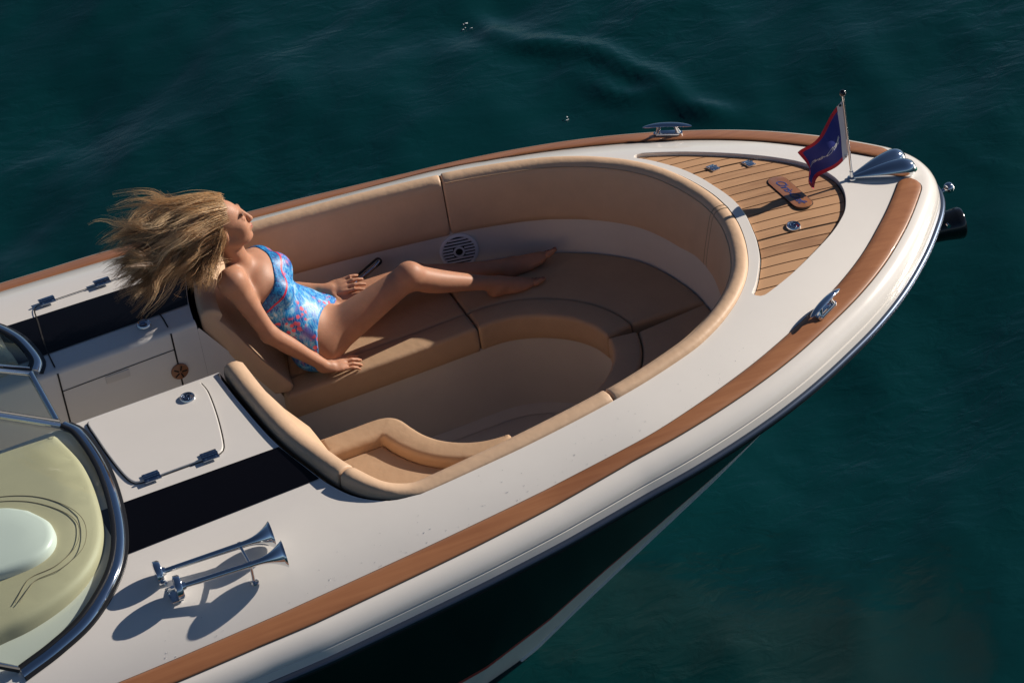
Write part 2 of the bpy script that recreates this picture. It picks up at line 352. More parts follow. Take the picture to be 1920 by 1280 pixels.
part('gunwale', MB().grid([[(XF[i]+NXF[i]*n, YF[i]+NYF[i]*n, float(zt(XF[i]))+dz) for n, dz in [(-0.004, 0.0), (0.3*TF[i], -0.006), (0.7*TF[i], -0.013), (TF[i], -0.02)]+[(TF[i]+n_, dz_) for n_, dz_ in [(0.014, -0.024), (0.028, -0.031), (0.042, -0.044), (0.053, -0.06), (0.060, -0.078), (0.062, -0.094), (0.057, -0.097), (0.057, -0.100), (0.063, -0.103), (0.065, -0.12), (0.066, -0.137)]]] for i in range(len(QF))]), 'gel', sharp=50)
part('rub_rail', MB().grid(fine_rows([(0.058, -0.134), (0.076, -0.136), (0.083, -0.142), (0.085, -0.150), (0.083, -0.158), (0.076, -0.164), (0.058, -0.166)]), closed=True), 'rub')
part('rub_rail_gasket', MB().grid(fine_rows([(0.058, -0.166), (0.070, -0.168), (0.070, -0.178), (0.054, -0.180)]), closed=True), 'rubber')
KEEL = np.array([(-4.5, -1.22), (-2.6, -1.2), (-1.6, -1.19), (-1.0, -1.17), (-0.6, -1.09), (-0.3, -0.93), (-0.027, -0.738), (0.261, -0.537), (0.543, -0.345), (0.793, -0.157), (1.05, 0.045), (1.3, 0.25), (1.55, 0.47), (1.75, 0.68)])
def hull_pt(i, v):
    b = np.array((XF[i]+NXF[i]*(TF[i]+0.054), YF[i]+NYF[i]*(TF[i]+0.054), float(zt(XF[i]))-0.172)); kx = min(b[0], 1.74); k = np.array([kx, 0.0, np.interp(kx, KEEL[:, 0], KEEL[:, 1])])
    p = b*(1-v)+k*v; s = math.sin(math.pi*v)
    out = np.array([0, b[1], 0]); out = out/(np.linalg.norm(out)+1e-9)
    return p+out*(0.03*s*(v-0.35)*2)+np.array([0, 0, -0.02*s])
VR = lambda x: float(np.interp(x, [-4.3, -1.0, -0.3, 0.2, 0.4, 0.55, 1.0, 1.4, 1.8], [0.58, 0.57, 0.535, 0.475, 0.43, 0.375, 0.31, 0.27, 0.25]))
def hull_strip(va, vb, n, off=0.0): return [[hull_pt(i, va(XF[i])+(vb(XF[i])-va(XF[i]))*k/n)+np.array([NXF[i], NYF[i], 0])*off for k in range(n+1)] for i in range(0, len(XF))]
part('hull_side', MB().grid(hull_strip(lambda x: 0.0, VR, 14)), 'hull', sharp=60)
part('boot_stripe', MB().grid(hull_strip(VR, lambda x: VR(x)+0.020, 2)), 'boot', sharp=60)
bo = part('hull_bottom', MB().grid(hull_strip(lambda x: VR(x)+0.020, lambda x: 1.0, 10)), 'bottom', sharp=60)
for s_ in (0.5,):                                        # spray strakes along the bottom
    mb = MB()
    for side in (0, 1):
        rows = []
        for i in range(0, len(XF)):
            if (YF[i] > 0) != (side == 0) or XF[i] > 1.6: continue
            v = VR(XF[i])+(1-VR(XF[i]))*s_; a = hull_pt(i, v-0.012); c = hull_pt(i, v+0.014); o_ = np.array([0, np.sign(a[1])*0.012, -0.003])
            rows.append([a, a+o_, c+o_*0.7, c])
        mb.grid(rows)
    sub('spray_strake', mb, 'bottom', bo)
# transom
iA, iB = 0, len(XF)-1
tr = [rim_point(0, 0, 0)]+[tuple(hull_pt(iA, v)) for v in np.linspace(0, 1, 8)]+[tuple(hull_pt(iB, v)) for v in np.linspace(1, 0, 8)[1:]]+[rim_point(len(TIN)-1, 0, 0)]
part('transom', MB().add(tr, [tuple(range(len(tr)))]), 'hull', smooth=False)

# ---- teak rails
for side in (1, -1):
    q0, q1 = 0.0, float(SARC[np.where((TIN[:, 1] > 0.072) & (TIN[:, 0] > 0))[0].max()])
    qs = list(np.arange(q0, q1-0.09, 0.03))+list(q1-0.09*(1-np.sin(np.linspace(0, math.pi/2, 16))))
    if side < 0: qs = [SARC[-1]-q for q in qs]
    rows = []; qe = qs[-1]
    for q in qs:
        d = abs(q-qe); t = tw_s(q); c = t/2; hw = t/2-0.001; LT = 0.055
        if d < LT: hw *= max(0.03, (1-((LT-d)/LT)**2.6)**0.5)
        rows.append([rim_s(q, c+hw*u, -0.02*(c+hw*u)/t+h) for u, h in [(-1, -0.006), (-1, 0.0045), (-0.93, 0.0075), (-0.5, 0.0095), (0, 0.0105), (0.5, 0.0095), (0.93, 0.0075), (1, 0.0045), (1, -0.006)]])
    o = part('teak_rail', MB().grid(rows, cap0=True, cap1=True), 'teak', sharp=50)
    rows = []
    for q in qs:                                              # thin black bedding line round the timber
        d = abs(q-qe); t = tw_s(q); c = t/2; hw = t/2+0.0030
        if d < 0.055: hw = 0.003+(t/2)*max(0.03, (1-((0.055-d)/0.055)**2.6)**0.5)
        rows.append([rim_s(q, n, -0.02*n/t+0.0022) for n in (c-hw, c+hw)])
    sub('bedding_line', MB().grid(rows), 'caulk', o)

# ---- deck with its openings
AFTP = crom(AFT_H, step=0.03); COUTP = crom(COUT_H, step=0.03)
WS, WP = 0.03, 0.43                                            # walkway sides
def aft_to(y0):                                               # aft edge of the bow cockpit from the corner to y0
    q = [p for p in AFTP if p[1] > y0+0.01]; xa = np.interp(y0, AFTP[::-1, 1], AFTP[::-1, 0]); return np.array(q+[(xa, y0)])
aftP = aft_to(WP)                                              # port backrest edge: corner -> walkway
aftS = crom([(p[0], -p[1]) for p in AFT_H[:-1]]+[(-1.283, WS)], step=0.03)
XC = -2.62                                                     # start of the aft cockpit
hole = list(map(tuple, COUTP[1:]))+list(map(tuple, mirror(COUTP)[::-1][1:-1]))+list(map(tuple, aftS))
hole += [(-1.6, WS), (-2.0, WS), (XC, WS), (XC-0.03, -0.5), (XC-0.12, -0.85), (XC-0.35, -1.0), (-3.9, -1.0), (-4.0, -0.9), (-4.0, 0.9), (-3.9, 1.0), (XC-0.35, 1.0), (XC-0.12, 0.85), (XC-0.03, 0.6), (XC, WP), (-2.0, WP), (-1.6, WP)]
hole += list(map(tuple, aftP[::-1]))
# foredeck panel outline
PO_H = [(0.745, 0.568), (0.757, 0.590), (0.785, 0.596), (0.83, 0.577), (0.893, 0.545), (0.957, 0.509), (1.053, 0.447), (1.151, 0.378), (1.219, 0.325), (1.28, 0.268), (1.337, 0.20), (1.385, 0.10), (1.402, 0.0)]
PI_H = [(0.745, 0.568), (0.787, 0.516), (0.834, 0.441), (0.876, 0.362), (0.911, 0.262), (0.928, 0.19), (0.948, 0.09), (0.954, 0.0)]
POC = full(PO_H, 0.02); PIC = full(PI_H, 0.02)
panel_out = np.vstack([POC, PIC[::-1][1:-1]])
outer = np.vstack([TIN])
deck = P_(sheet('deck', outer, [np.array(hole), panel_out], 0.045, 'gel', None))
# lip round the panel
LIP = 0.022
L = np.vstack([panel_out, panel_out[:1]]); z = D(L)
cen = normals2(L)
if not inside(panel_out, np.array([L[5]+cen[5]*0.004]))[0]: cen = -cen
rows = [[(p[0]-n[0]*0.001, p[1]-n[1]*0.001, h) for p, n, h in zip(L, cen, z)], [(p[0]+n[0]*0.002, p[1]+n[1]*0.002, h-0.002) for p, n, h in zip(L, cen, z)], [(p[0]+n[0]*0.004, p[1]+n[1]*0.004, h-LIP-0.006) for p, n, h in zip(L, cen, z)]]
part('panel_lip', MB().grid(rows), 'gel')
# teak foredeck panel: planks
def z_panel(P): return D(P)-LIP
fp = empty('foredeck_panel'); P_(fp)
Pp, Tt = fill(panel_out+cen[:-1]*0.003, [], 0.06)
o = mesh_obj('caulk_bed', np.c_[Pp, z_panel(Pp)], Tt, 'caulk', None, True, Dn(Pp)); o.parent = fp
pl_w = 0.0585
yo_ = np.array(PO_H); yi_ = np.array(PI_H)
oc, ic = crom(PO_H, step=0.01), crom(PI_H, step=0.01)
oc = oc[np.argmax(oc[:, 1]):]
def xout(y): return np.interp(abs(y), oc[::-1, 1], oc[::-1, 0])-0.009
def xin(y): return np.interp(abs(y), ic[::-1, 1], ic[::-1, 0])+0.009
for k in range(-6, 15):
    y0, y1 = -0.25+k*pl_w, -0.25+(k+1)*pl_w
    g0 = 0.0055 if k == 0 or k == 10 else 0.0028; g1 = 0.0055 if k == -1 or k == 9 else 0.0028
    y0 += g0; y1 -= g1
    y0 = max(y0, -0.585); y1 = min(y1, 0.585)
    if y1-y0 < 0.008: continue
    ys = np.linspace(y0, y1, 7)
    ri = [(xin(y), y) for y in ys if xout(y)-xin(y) > 0.004]; ro = [(xout(y), y) for y in ys if xout(y)-xin(y) > 0.004]
    if len(ri) < 3: continue
    rr = []
    for t in np.linspace(0, 1, 8): rr.append([(a[0]*(1-t)+b[0]*t, a[1]) for a, b in zip(ri, ro)])
    n = len(ri); flat = np.array([p for r in rr for p in r]); zz = z_panel(flat)+0.005
    rows = []
    for j, r in enumerate(rr):
        seg = zz[j*n:(j+1)*n]; rows.append([(r[0][0], r[0][1]-0.0004, seg[0]-0.0045)]+[(p[0], p[1], h) for p, h in zip(r, seg)]+[(r[-1][0], r[-1][1]+0.0004, seg[-1]-0.0045)])
    e0 = [(p[0]-0.0006, p[1], p[2]-0.0045) for p in rows[0]]; e1 = [(p[0]+0.0006, p[1], p[2]-0.0045) for p in rows[-1]]
    o = MB().grid([e0]+rows+[e1]).build('plank', 'plank', None, True, 35); o.parent = fp
def deck_frame(x, y, yaw, zf=None):
    p = np.array([[x, y]]); z = (zf(p) if zf else D(p))[0]; n = Vector(Dn(p)[0]); t = Vector((math.cos(yaw), math.sin(yaw), 0)); t = (t-n*t.dot(n)).normalized()
    return Vector((x, y, z)), (t, n.cross(t), n)
# hatch hardware on the panel
for x, y in ((0.997, 0.335), (1.144, 0.305)):
    c, ax = deck_frame(x, y, 0.25, z_panel); mb = MB()
    mb.box(c+ax[2]*0.008, (0.020, 0.026, 0.0035), ax, 0.003); mb.tube([c+ax[2]*0.012-ax[0]*0.018, c+ax[2]*0.012+ax[0]*0.018], 0.0055, 10)
    h = part('hatch_hinge', mb, 'chrome')
    for sx in (-1, 1):
        for sy in (-1, 1): sub('screw', MB().lathe(c+ax[0]*0.012*sx+ax[1]*0.017*sy+ax[2]*0.0112, ax[2], [(0.0038, 0), (0.0036, 0.0014), (0.0, 0.0016)], 10), 'chrome_d', h)
def latch(x, y, zf, r=0.027, name='flush_latch'):
    c, ax = deck_frame(x, y, 0.0, zf)
    o = part(name, MB().lathe(c, ax[2], [(r+0.001, -0.002), (r, 0.006), (r*0.93, 0.009), (r*0.84, 0.0085), (r*0.80, 0.004), (0, 0.004)], 28), 'chrome')
    sub('lift_ring', MB().lathe(c+ax[2]*0.0045-ax[0]*r*0.1, ax[2], [(r*0.52, 0), (r*0.5, 0.004), (r*0.36, 0.0045), (r*0.34, 0.001), (0, 0.001)], 20), 'steelblue', o)
    sub('finger_hole', MB().lathe(c+ax[2]*0.0052+ax[0]*r*0.2, ax[2], [(r*0.24, 0), (0, 0.0005)], 14), 'dark', o)
    return o
latch(1.095, -0.219, lambda p: z_panel(p)+0.006, 0.03)
# emblem plate set in the teak
c, ax = deck_frame(1.192, 0.013, -R(86), z_panel); mb = MB()
def rrect(hx, hy, r, n=6):
    q = []
    for cx, cy, a0 in ((hx-r, hy-r, 0), (-hx+r, hy-r, 90), (-hx+r, -hy+r, 180), (hx-r, -hy+r, 270)):
        for k in range(n+1):
            a = R(a0+90*k/n); q.append((cx+r*math.cos(a), cy+r*math.sin(a)))
    return q
q = rrect(0.137, 0.041, 0.036)
ring = lambda s, h: [c+ax[0]*a*s+ax[1]*b*s+ax[2]*h for a, b in q]
pm = part('emblem_plate', MB().grid([ring(1, 0.002), ring(1, 0.0085), ring(0.985, 0.0095)], closed=True, cap1=True), 'plate', sharp=30)
q2 = rrect(0.1405, 0.0445, 0.039)
sub('plate_border', MB().grid([[c+ax[0]*a+ax[1]*b+ax[2]*0.0062 for a, b in q2], [c+ax[0]*a*0.9+ax[1]*b*0.9+ax[2]*0.0062 for a, b in q2]], closed=True), 'caulk', pm)
def script_text(body, size, origin, ax, material, name, parent=None, shear=0.45, ext=0.0004, bend=None):
    cu = bpy.data.curves.new(name, 'FONT'); cu.body = body; cu.size = size; cu.shear = shear; cu.extrude = ext; cu.align_x = 'CENTER'; cu.align_y = 'CENTER'; cu.space_character = 0.86
    to = bpy.data.objects.new('tmp', cu); COL.objects.link(to)
    dg = bpy.context.evaluated_depsgraph_get(); me = bpy.data.meshes.new_from_object(to.evaluated_get(dg)); bpy.data.objects.remove(to)
    me.materials.clear(); me.materials.append(M[material])
    for v in me.vertices:
        x, y, zz = v.co; v.co = bend(x, y, zz) if bend else origin+ax[0]*x+ax[1]*y+ax[2]*zz
    o = bpy.data.objects.new(name, me); COL.objects.link(o)
    if parent: o.parent = parent
    return o
script_text('Chris✦Craft'.replace('✦', '-'), 0.052, c+ax[2]*0.0102, ax, 'ink', 'plate_lettering', pm)

# ---- black deck bands, hatch lids, hinges (fore console and walkway)
def band(name, x0, x1, y0a, y1a, y0b, y1b, lift=0.003):       # from x0 (aft) to x1 (fwd)
    xs = np.linspace(x0, x1, 24); lo = [(x, y0a+(y0b-y0a)*(x-x0)/(x1-x0)) for x in xs]; hi = [(x, y1a+(y1b-y1a)*(x-x0)/(x1-x0)) for x in xs]
    return np.array(lo+hi[::-1])
def clip_aft(poly, path):                                      # slide the forward end to follow the cockpit edge
    q = []
    for x, y in poly:
        lim = np.interp(abs(y), AFTP[::-1, 1], AFTP[::-1, 0])-0.004; q.append((min(x, lim), y))
    return np.array(q)
for sgn in (1, -1):
    poly = clip_aft(band('b', -1.96, -1.13, 0.54, 0.835, 0.545, 0.80), None); poly[:, 1] *= sgn
    if sgn < 0: poly = poly[::-1]
    P_(sheet('deck_band', poly, [], 0.05, 'stripe', None, 0.003))
def lid(name, outline, lift, material='gel', edge=0.006, gap=0.006):
    O = crom(list(outline)+[outline[0]], step=0.02)[:-1]; n = normals2(np.vstack([O, O[:1]]))[:-1]
    if not inside(O, np.array([O[3]+n[3]*0.003]))[0]: n = -n
    rows = []
    for ins, dz in ((0.0, -0.002), (0.0, lift-0.003), (0.0015, lift-0.0008), (0.004, lift)):
        Q = O+n*ins; rows.append([(p[0], p[1], h+dz) for p, h in zip(Q, D(Q))])
    mb = MB().grid(rows, closed=True); Q = O+n*0.004; Pf, Tf = fill(Q, [], 0.05); k = len(mb.v); mb.add(np.c_[Pf, D(Pf)+lift], Tf)
    o = part(name, mb, material, sharp=35)
    g = MB(); A = O-n*gap; B = O+n*0.002
    g.grid([[(p[0], p[1], h+0.0016) for p, h in zip(A, D(A))], [(p[0], p[1], h+0.0016) for p, h in zip(B, D(B))]], closed=True)
    sub('lid_gasket', g, 'gap', o); return o
slid = [(-1.36, 0.035-0.03), (-1.355, -0.06), (-1.366, -0.17), (-1.385, -0.29), (-1.412, -0.415), (-1.432, -0.452), (-1.47, -0.462), (-1.6, -0.462), (-1.74, -0.462), (-1.782, -0.452), (-1.803, -0.39), (-1.818, -0.25), (-1.826, -0.1), (-1.828, 0.003), (-1.8, 0.012), (-1.6, 0.014), (-1.4, 0.014)]
lid('console_lid', slid, 0.009)
latch(-1.437, -0.065, lambda p: D(p)+0.009, 0.03)
latch(-1.43, 0.507, lambda p: D(p)+0.004, 0.03)
def hinge(x, y):
    c, ax = deck_frame(x, y, 0.0); mb = MB()
    for s in (-1, 1): mb.box(c+ax[1]*0.014*s+ax[2]*0.012, (0.033, 0.013, 0.0025), ax, 0.0015)
    for k in range(5): mb.tube([c+ax[0]*(-0.033+k*0.0134)+ax[2]*0.016, c+ax[0]*(-0.021+k*0.0134)+ax[2]*0.016], 0.0065, 10)
    h = part('lid_hinge', mb, 'steelblue')
    for sx in (-1, 1):
        for s in (-1, 1): sub('screw', MB().lathe(c+ax[0]*0.02*sx+ax[1]*0.018*s+ax[2]*0.0144, ax[2], [(0.004, 0), (0.0036, 0.0012), (0, 0.0014)], 8), 'chrome', h)
for x, y in ((-1.482, -0.462), (-1.717, -0.462), (-1.721, 0.905), (-1.484, 0.905)): hinge(x, y)
# joints of the port door top
def joint(name, pts, width=0.005, lift=0.0045, material='gap'):
    Q = crom(pts, step=0.015); n = normals2(Q); rows = []
    for s in (-1, 1): P2 = Q+n*width/2*s; rows.append([(p[0], p[1], h+lift) for p, h in zip(P2, D(P2))])
    return part(name, MB().grid(rows), material)
joint('door_joint', [(-1.30, 0.905), (-1.5, 0.905), (-1.74, 0.905), (-1.775, 0.895), (-1.788, 0.86), (-1.797, 0.78), (-1.815, 0.65), (-1.826, 0.54), (-1.83, 0.435)], 0.006)
joint('door_joint', [(-1.352, 0.543), (-1.35, 0.50), (-1.352, 0.435)], 0.006)
# walkway walls with rounded upper edge
def wall(name, y, sgn, x0, x1, zb=0.08):
    rows = []
    for x in np.linspace(x0, x1, 30):
        z0 = D([[x, y]])[0]; r = 0.022
        rows.append([(x, y, z0)]+[(x, y-sgn*r*math.sin(a), z0-r*(1-math.cos(a))) for a in np.linspace(0.25, math.pi/2, 6)]+[(x, y-sgn*r, z) for z in (0.9, 0.6, 0.3, zb)])
    return part(name, MB().grid(rows), 'gel', sharp=60)
wallp = wall('console_side', WP, 1, XC, -1.243)
walls = wall('console_side', WS, -1, XC, -1.272)
part('console_side', MB().add([(-1.2425, WP-0.0222, 1.03), (-1.2425, WP-0.0222, 0.08), (-0.93, WP-0.022, 0.08), (-0.93, WP-0.022, 0.50), (-0.965, WP-0.022, 0.59), (-1.11, WP-0.022, 0.83), (-1.236, WP-0.022, 1.035)], [(0, 1, 2, 3, 4, 5, 6)]), 'gel', smooth=False)
# door joints, pull and round timber latch on the port console side
YW = WP-0.022
def wline(pts, wd, name='door_joint', material='gap', parent=wallp):
    Q = crom(pts, step=0.02); n = normals2(Q); sub(name, MB().grid([[(p[0]+m_[0]*wd/2*s, YW-0.0018, p[1]+m_[1]*wd/2*s) for p, m_ in zip(Q, n)] for s in (-1, 1)]), material, parent)
wline([(-1.352, 1.055), (-1.352, 0.8), (-1.352, 0.5), (-1.352, 0.12)], 0.007)
wline([(-1.83, 1.055), (-1.83, 0.8), (-1.83, 0.5), (-1.83, 0.12)], 0.007)
wline([(-1.83, 0.965), (-1.6, 0.97), (-1.352, 0.975)], 0.004)
sub('door_pull', MB().box((-1.60, YW-0.001, 0.945), (0.05, 0.004, 0.018), None, 0.003), 'liner', wallp)
mb = MB().lathe((-1.352, YW-0.001, 0.868), (0, -1, 0), [(0.036, 0), (0.036, 0.006), (0.03, 0.010), (0, 0.010)], 26); tl = part('door_latch', mb, 'plate')
for k in range(5): sub('latch_spoke', MB().box(Vector((-1.352, YW-0.0125, 0.868))+Vector((math.cos(k*1.2566), 0, math.sin(k*1.2566)))*0.018, (0.011, 0.001, 0.0025), (Vector((math.cos(k*1.2566), 0, math.sin(k*1.2566))), Vector((0, 1, 0)), Vector((-math.sin(k*1.2566), 0, math.cos(k*1.2566))))), 'dark', tl)

# ---- bow cockpit: sole, liners, cushions
part('cockpit_sole', MB().add([(-2.0, -0.62, 0.1), (-1.2, -0.62, 0.1), (-0.4, -0.5, 0.1), (0.34, -0.3, 0.1), (0.34, 0.3, 0.1), (-0.4, 0.5, 0.1), (-1.2, 0.62, 0.1), (-2.0, 0.62, 0.1)], [(0, 1, 2, 3, 4, 5, 6, 7)]), 'soleliner', smooth=False)
part('aft_cockpit_sole_shaded', MB().add([(-4.0, -1.0, 0.098), (-2.0, -0.9, 0.098), (-2.0, 0.9, 0.098), (-4.0, 1.0, 0.098)], [(0, 1, 2, 3)]), 'sole_shade', smooth=False)  # aft sole painted dark to stand for its shade
WALL_H = COUT_H
CF = np.vstack([COUTP, mirror(COUTP)[::-1][1:]])               # port corner round the bow to starboard corner
CN = normals2(CF)
if np.dot(CN[len(CN)//2], (-1, 0)) < 0: CN = -CN               # inboard
lean = np.interp(CF[:, 0], [0.3, 0.75, 0.92], [0.0, 0.03, 0.055])
def closed_loft(rows, end=0.010):
    """round the ends of a padded loft"""
    rows = [np.array(r, float) for r in rows]
    def endrows(r0, r1):
        t = (r0-r1).mean(0); t /= np.linalg.norm(t)+1e-9; c = r0.mean(0)
        return [c+(r0-c)*0.90+t*end, c+(r0-c)*0.975+t*end*0.6]
    rows = endrows(rows[0], rows[1])+rows+endrows(rows[-1], rows[-2])[::-1]
    return rows
CSEC = [(0.001, 0.985), (0.001, 1.008), (0.009, 1.019), (0.022, 1.024), (0.040, 1.0245), (0.058, 1.019), (0.070, 1.006), (0.076, 0.985), (0.080, 0.93), (0.084, 0.85), (0.084, 0.785), (0.078, 0.757), (0.060, 0.75), (0.035, 0.76), (0.02, 0.9)]
def coam_row(i):
    out = []
    for n, z in CSEC:
        f = max(0.0, (1.0-z)/0.25); nn = n+(lean[i]*f if n > 0.03 else 0); out.append((CF[i, 0]+CN[i, 0]*nn, CF[i, 1]+CN[i, 1]*nn, z))
    return out
# bow cushion between the two side seams, in three pieces
ii = [i for i in range(len(CF)) if CF[i, 0] > -0.004]; mid = len(CF)//2
part('coaming_cushion', MB().grid(closed_loft([coam_row(i) for i in ii]), closed=True, cap0=True, cap1=True), 'tan', sharp=60)
part('cushion_piping', MB().tube([coam_row(i)[6] for i in ii], 0.0026, 8), 'tan2')
for dm in (-2, 2):                                            # stitched joint in the middle of the bow cushion
    part('cushion_stitching', MB().tube([(p[0]-0.0, p[1]+dm*0.006, p[2]+0.0008) for p in coam_row(mid)[2:12]], 0.0016, 6), 'thread')
# aft corner cushions and backrests share one changing section
def back_row(p, n, a):
    """a=0 backrest, a=1 coaming"""
    zT = 1.094*(1-a)+1.0245*a; gb = 0.026*(1-a); nb = 0.335*(1-a)+0.084*a; zb = 0.60*(1-a)+0.75*a; tk = 0.085*(1-a)+0.076*a; zd = D([p])[0]*(1-a)+1.0*a
    s = [(0.001+gb, zd-0.06), (0.001+gb, zd+0.008*a-0.01*(1-a)), (0.007+gb, zT-0.012), (0.022+gb, zT-0.001), (0.042+gb, zT), (0.062+gb, zT-0.004), (tk+gb, zT-0.022), (tk+0.03*(nb-tk), zT-0.05), (tk+0.25*(nb-tk), zb+(zT-zb)*0.72), (tk+0.62*(nb-tk), zb+(zT-zb)*0.36), (nb-0.012*(1-a), zb+0.05), (nb, zb+0.02), (nb-0.015, zb-0.004), (nb-0.078*(1-a)-0.03*a, zb+0.006), ((nb-0.078)*0.5*(1-a)+0.02*a, zb+(zT-zb)*(0.44*(1-a)+0.55*a))]
    return [(p[0]+n[0]*q, p[1]+n[1]*q, z) for q, z in s]
def corner(sgn):
    yin = WP-0.012 if sgn > 0 else -WS+0.004
    A = aft_to(WP)[::-1] if sgn > 0 else aftS[::-1]*[1, -1]
    # path from walkway to seam (in mirrored coordinates, +y outboard)
    C_ = np.vstack([COUTP[(COUTP[:, 0] > -0.84) & (COUTP[:, 0] < -0.03)], [[-0.009, np.interp(-0.009, COUTP[:, 0], COUTP[:, 1])]]])
    path = np.vstack([A, C_]); path = crom(np.vstack([path[:-1:2], path[-1:]]), step=0.025); N = normals2(path)
    if N[0][0] < 0: N = -N
    # smooth the normals round the tight corner
    for _ in range(6): N[1:-1] = (N[:-2]+2*N[1:-1]+N[2:])/4
    N /= np.linalg.norm(N, axis=1)[:, None]
    a = np.clip((path[:, 0]+1.16)/0.34, 0, 1)*(path[:, 1] > 0.7); a = a*a*(3-2*a)
    rows = [back_row(path[i], N[i], a[i]) for i in range(len(path))]
    rows = [[(x, y*sgn, z) for x, y, z in r] for r in rows]
    k = int(np.argmax(path[:, 1] > 0.86))
    part('backrest', MB().grid(closed_loft(rows[:k+1], 0.008), closed=True, cap0=True, cap1=True), 'tan', sharp=60)
    part('coaming_cushion', MB().grid(closed_loft(rows[k+1:], 0.010), closed=True, cap0=True, cap1=True), 'tan', sharp=60)
corner(1); corner(-1)
# white liner between cushions and seat
rows = []
for i in range(len(CF)):
    q = []
    for n, z in ((0.02, 0.80), (0.066, 0.775), (0.070, 0.70), (0.078, 0.63), (0.09, 0.56)): nn = n+lean[i]*(1.2 if n > 0.03 else 0); q.append((CF[i, 0]+CN[i, 0]*nn, CF[i, 1]+CN[i, 1]*nn, z))
    rows.append(q)
liner = part('cockpit_liner', MB().grid(rows), 'liner')
# bulkheads behind the backrests
for A, s in ((aft_to(WP), 1), (aftS, 1)):
    n = normals2(A)
    if n[len(n)//2][0] < 0: n = -n
    part('bulkhead', MB().grid([[(p[0]+m_[0]*0.012, p[1]+m_[1]*0.012, z) for z in (float(D([p])[0])-0.004, 0.8, 0.58)] for p, m_ in zip(A, n)]), 'rubber')
# seat edge path E: port aft -> bow -> starboard aft
EP = [(-0.955, 0.352), (-0.6, 0.350), (-0.3, 0.352), (-0.127, 0.355), (-0.011, 0.352), (0.07, 0.328), (0.15, 0.283), (0.235, 0.205), (0.295, 0.105), (0.318, 0.0)]
ES = [(0.318, 0.0), (0.295, -0.105), (0.235, -0.205), (0.15, -0.283), (0.05, -0.34), (-0.1, -0.372), (-0.25, -0.382), (-0.365, -0.372), (-0.45, -0.335), (-0.52, -0.275), (-0.565, -0.205), (-0.592, -0.13), (-0.612, -0.06), (-0.645, -0.018), (-0.70, 0.0), (-0.80, 0.0), (-0.955, 0.0)]
EPc = crom(EP, step=0.02); ESc = crom(ES, step=0.02)
WLc = np.array([CF[i]+CN[i]*(0.088+lean[i]*1.2) for i in range(len(CF))])
def offs(P, d, smooth=8):
    n = normals2(P)
    Q = P+n*d
    for _ in range(smooth): Q[1:-1] = (Q[:-2]+2*Q[1:-1]+Q[2:])/4
    return Q
sgnE = 1 if normals2(EPc)[3][1] > 0 else -1                    # towards the wall
sgnS = 1 if normals2(ESc)[40][1] < 0 else -1
def pad(name, outline, z0, z1, r=0.018, material='tan2', puff=0.004, step=0.05):
    O = np.array(outline); d = np.r_[0, np.cumsum(np.linalg.norm(np.diff(np.vstack([O, O[:1]]), axis=0), axis=1))]
    s = np.linspace(0, d[-1], max(24, int(d[-1]/0.012)), endpoint=False); OO = np.vstack([O, O[:1]])
    O = np.stack([np.interp(s, d, OO[:, 0]), np.interp(s, d, OO[:, 1])], 1)
    for _ in range(1): O = (np.roll(O, 1, 0)+2*O+np.roll(O, -1, 0))/4
    n = np.roll(O, -1, 0)-np.roll(O, 1, 0); n = np.stack([-n[:, 1], n[:, 0]], 1); n /= np.linalg.norm(n, axis=1)[:, None]
    ar = np.sum(O[:, 0]*np.roll(O[:, 1], -1)-np.roll(O[:, 0], -1)*O[:, 1])
    if ar < 0: n = -n
    rows = [[(p[0], p[1], z0) for p in O+n*0.004], [(p[0], p[1], z0+0.006) for p in O]]
    rows.append([(p[0], p[1], (z0+z1-r)/2) for p in O-n*0.003])
    for k in range(5):
        a = math.pi/2*k/4; rows.append([(p[0], p[1], z1-r+r*math.sin(a)) for p in O+n*r*(1-math.cos(a))])
    mb = MB().grid(rows, closed=True)
    Q = O+n*r; Pf, Tf = fill(Q, [], step); dd = seg_dist(Pf, np.vstack([Q, Q[:1]]))
    k = len(mb.v)-len(Q)
    # weld the fill to the last ring
    idx = {tuple(np.round(q, 6)): k+j for j, q in enumerate(Q)}; mp = []
    for p, h in zip(Pf, dd):
        key = tuple(np.round(p, 6))
        if key in idx and h < 1e-5: mp.append(idx[key])
        else: mp.append(len(mb.v)); mb.v.append((p[0], p[1], z1+puff*(1-math.exp(-h/0.03))))
    mb.f += [tuple(mp[i] for i in t) for t in Tf]
    return part(name, mb, material, sharp=60)
SZ, SB = 0.60, 0.485
def between(A, B): return np.vstack([A, B[::-1]])
def span(P, f): return P[[i for i in range(len(P)) if f(P[i])]]
BW = 0.125
EPo = offs(EPc, sgnE*BW, 2); ESo = offs(ESc, sgnS*BW, 14)
iS = int(np.argmin(np.abs(EPc[:, 0]+0.11)+(EPc[:, 1] < 0.3)*9))
WP_ = WLc[WLc[:, 1] >= 0]; WS_ = WLc[WLc[:, 1] <= 0]
def wk(W, a, b):
    q = W if W[0, 0] < W[-1, 0] else W[::-1]; ya, yb = (np.interp(v, q[:, 0], q[:, 1]) for v in (a, b))
    q = np.vstack([[(a, ya)], q[(q[:, 0] > a) & (q[:, 0] < b)], [(b, yb)]]); return q if W[0, 0] < W[-1, 0] else q[::-1]
g = 0.0022
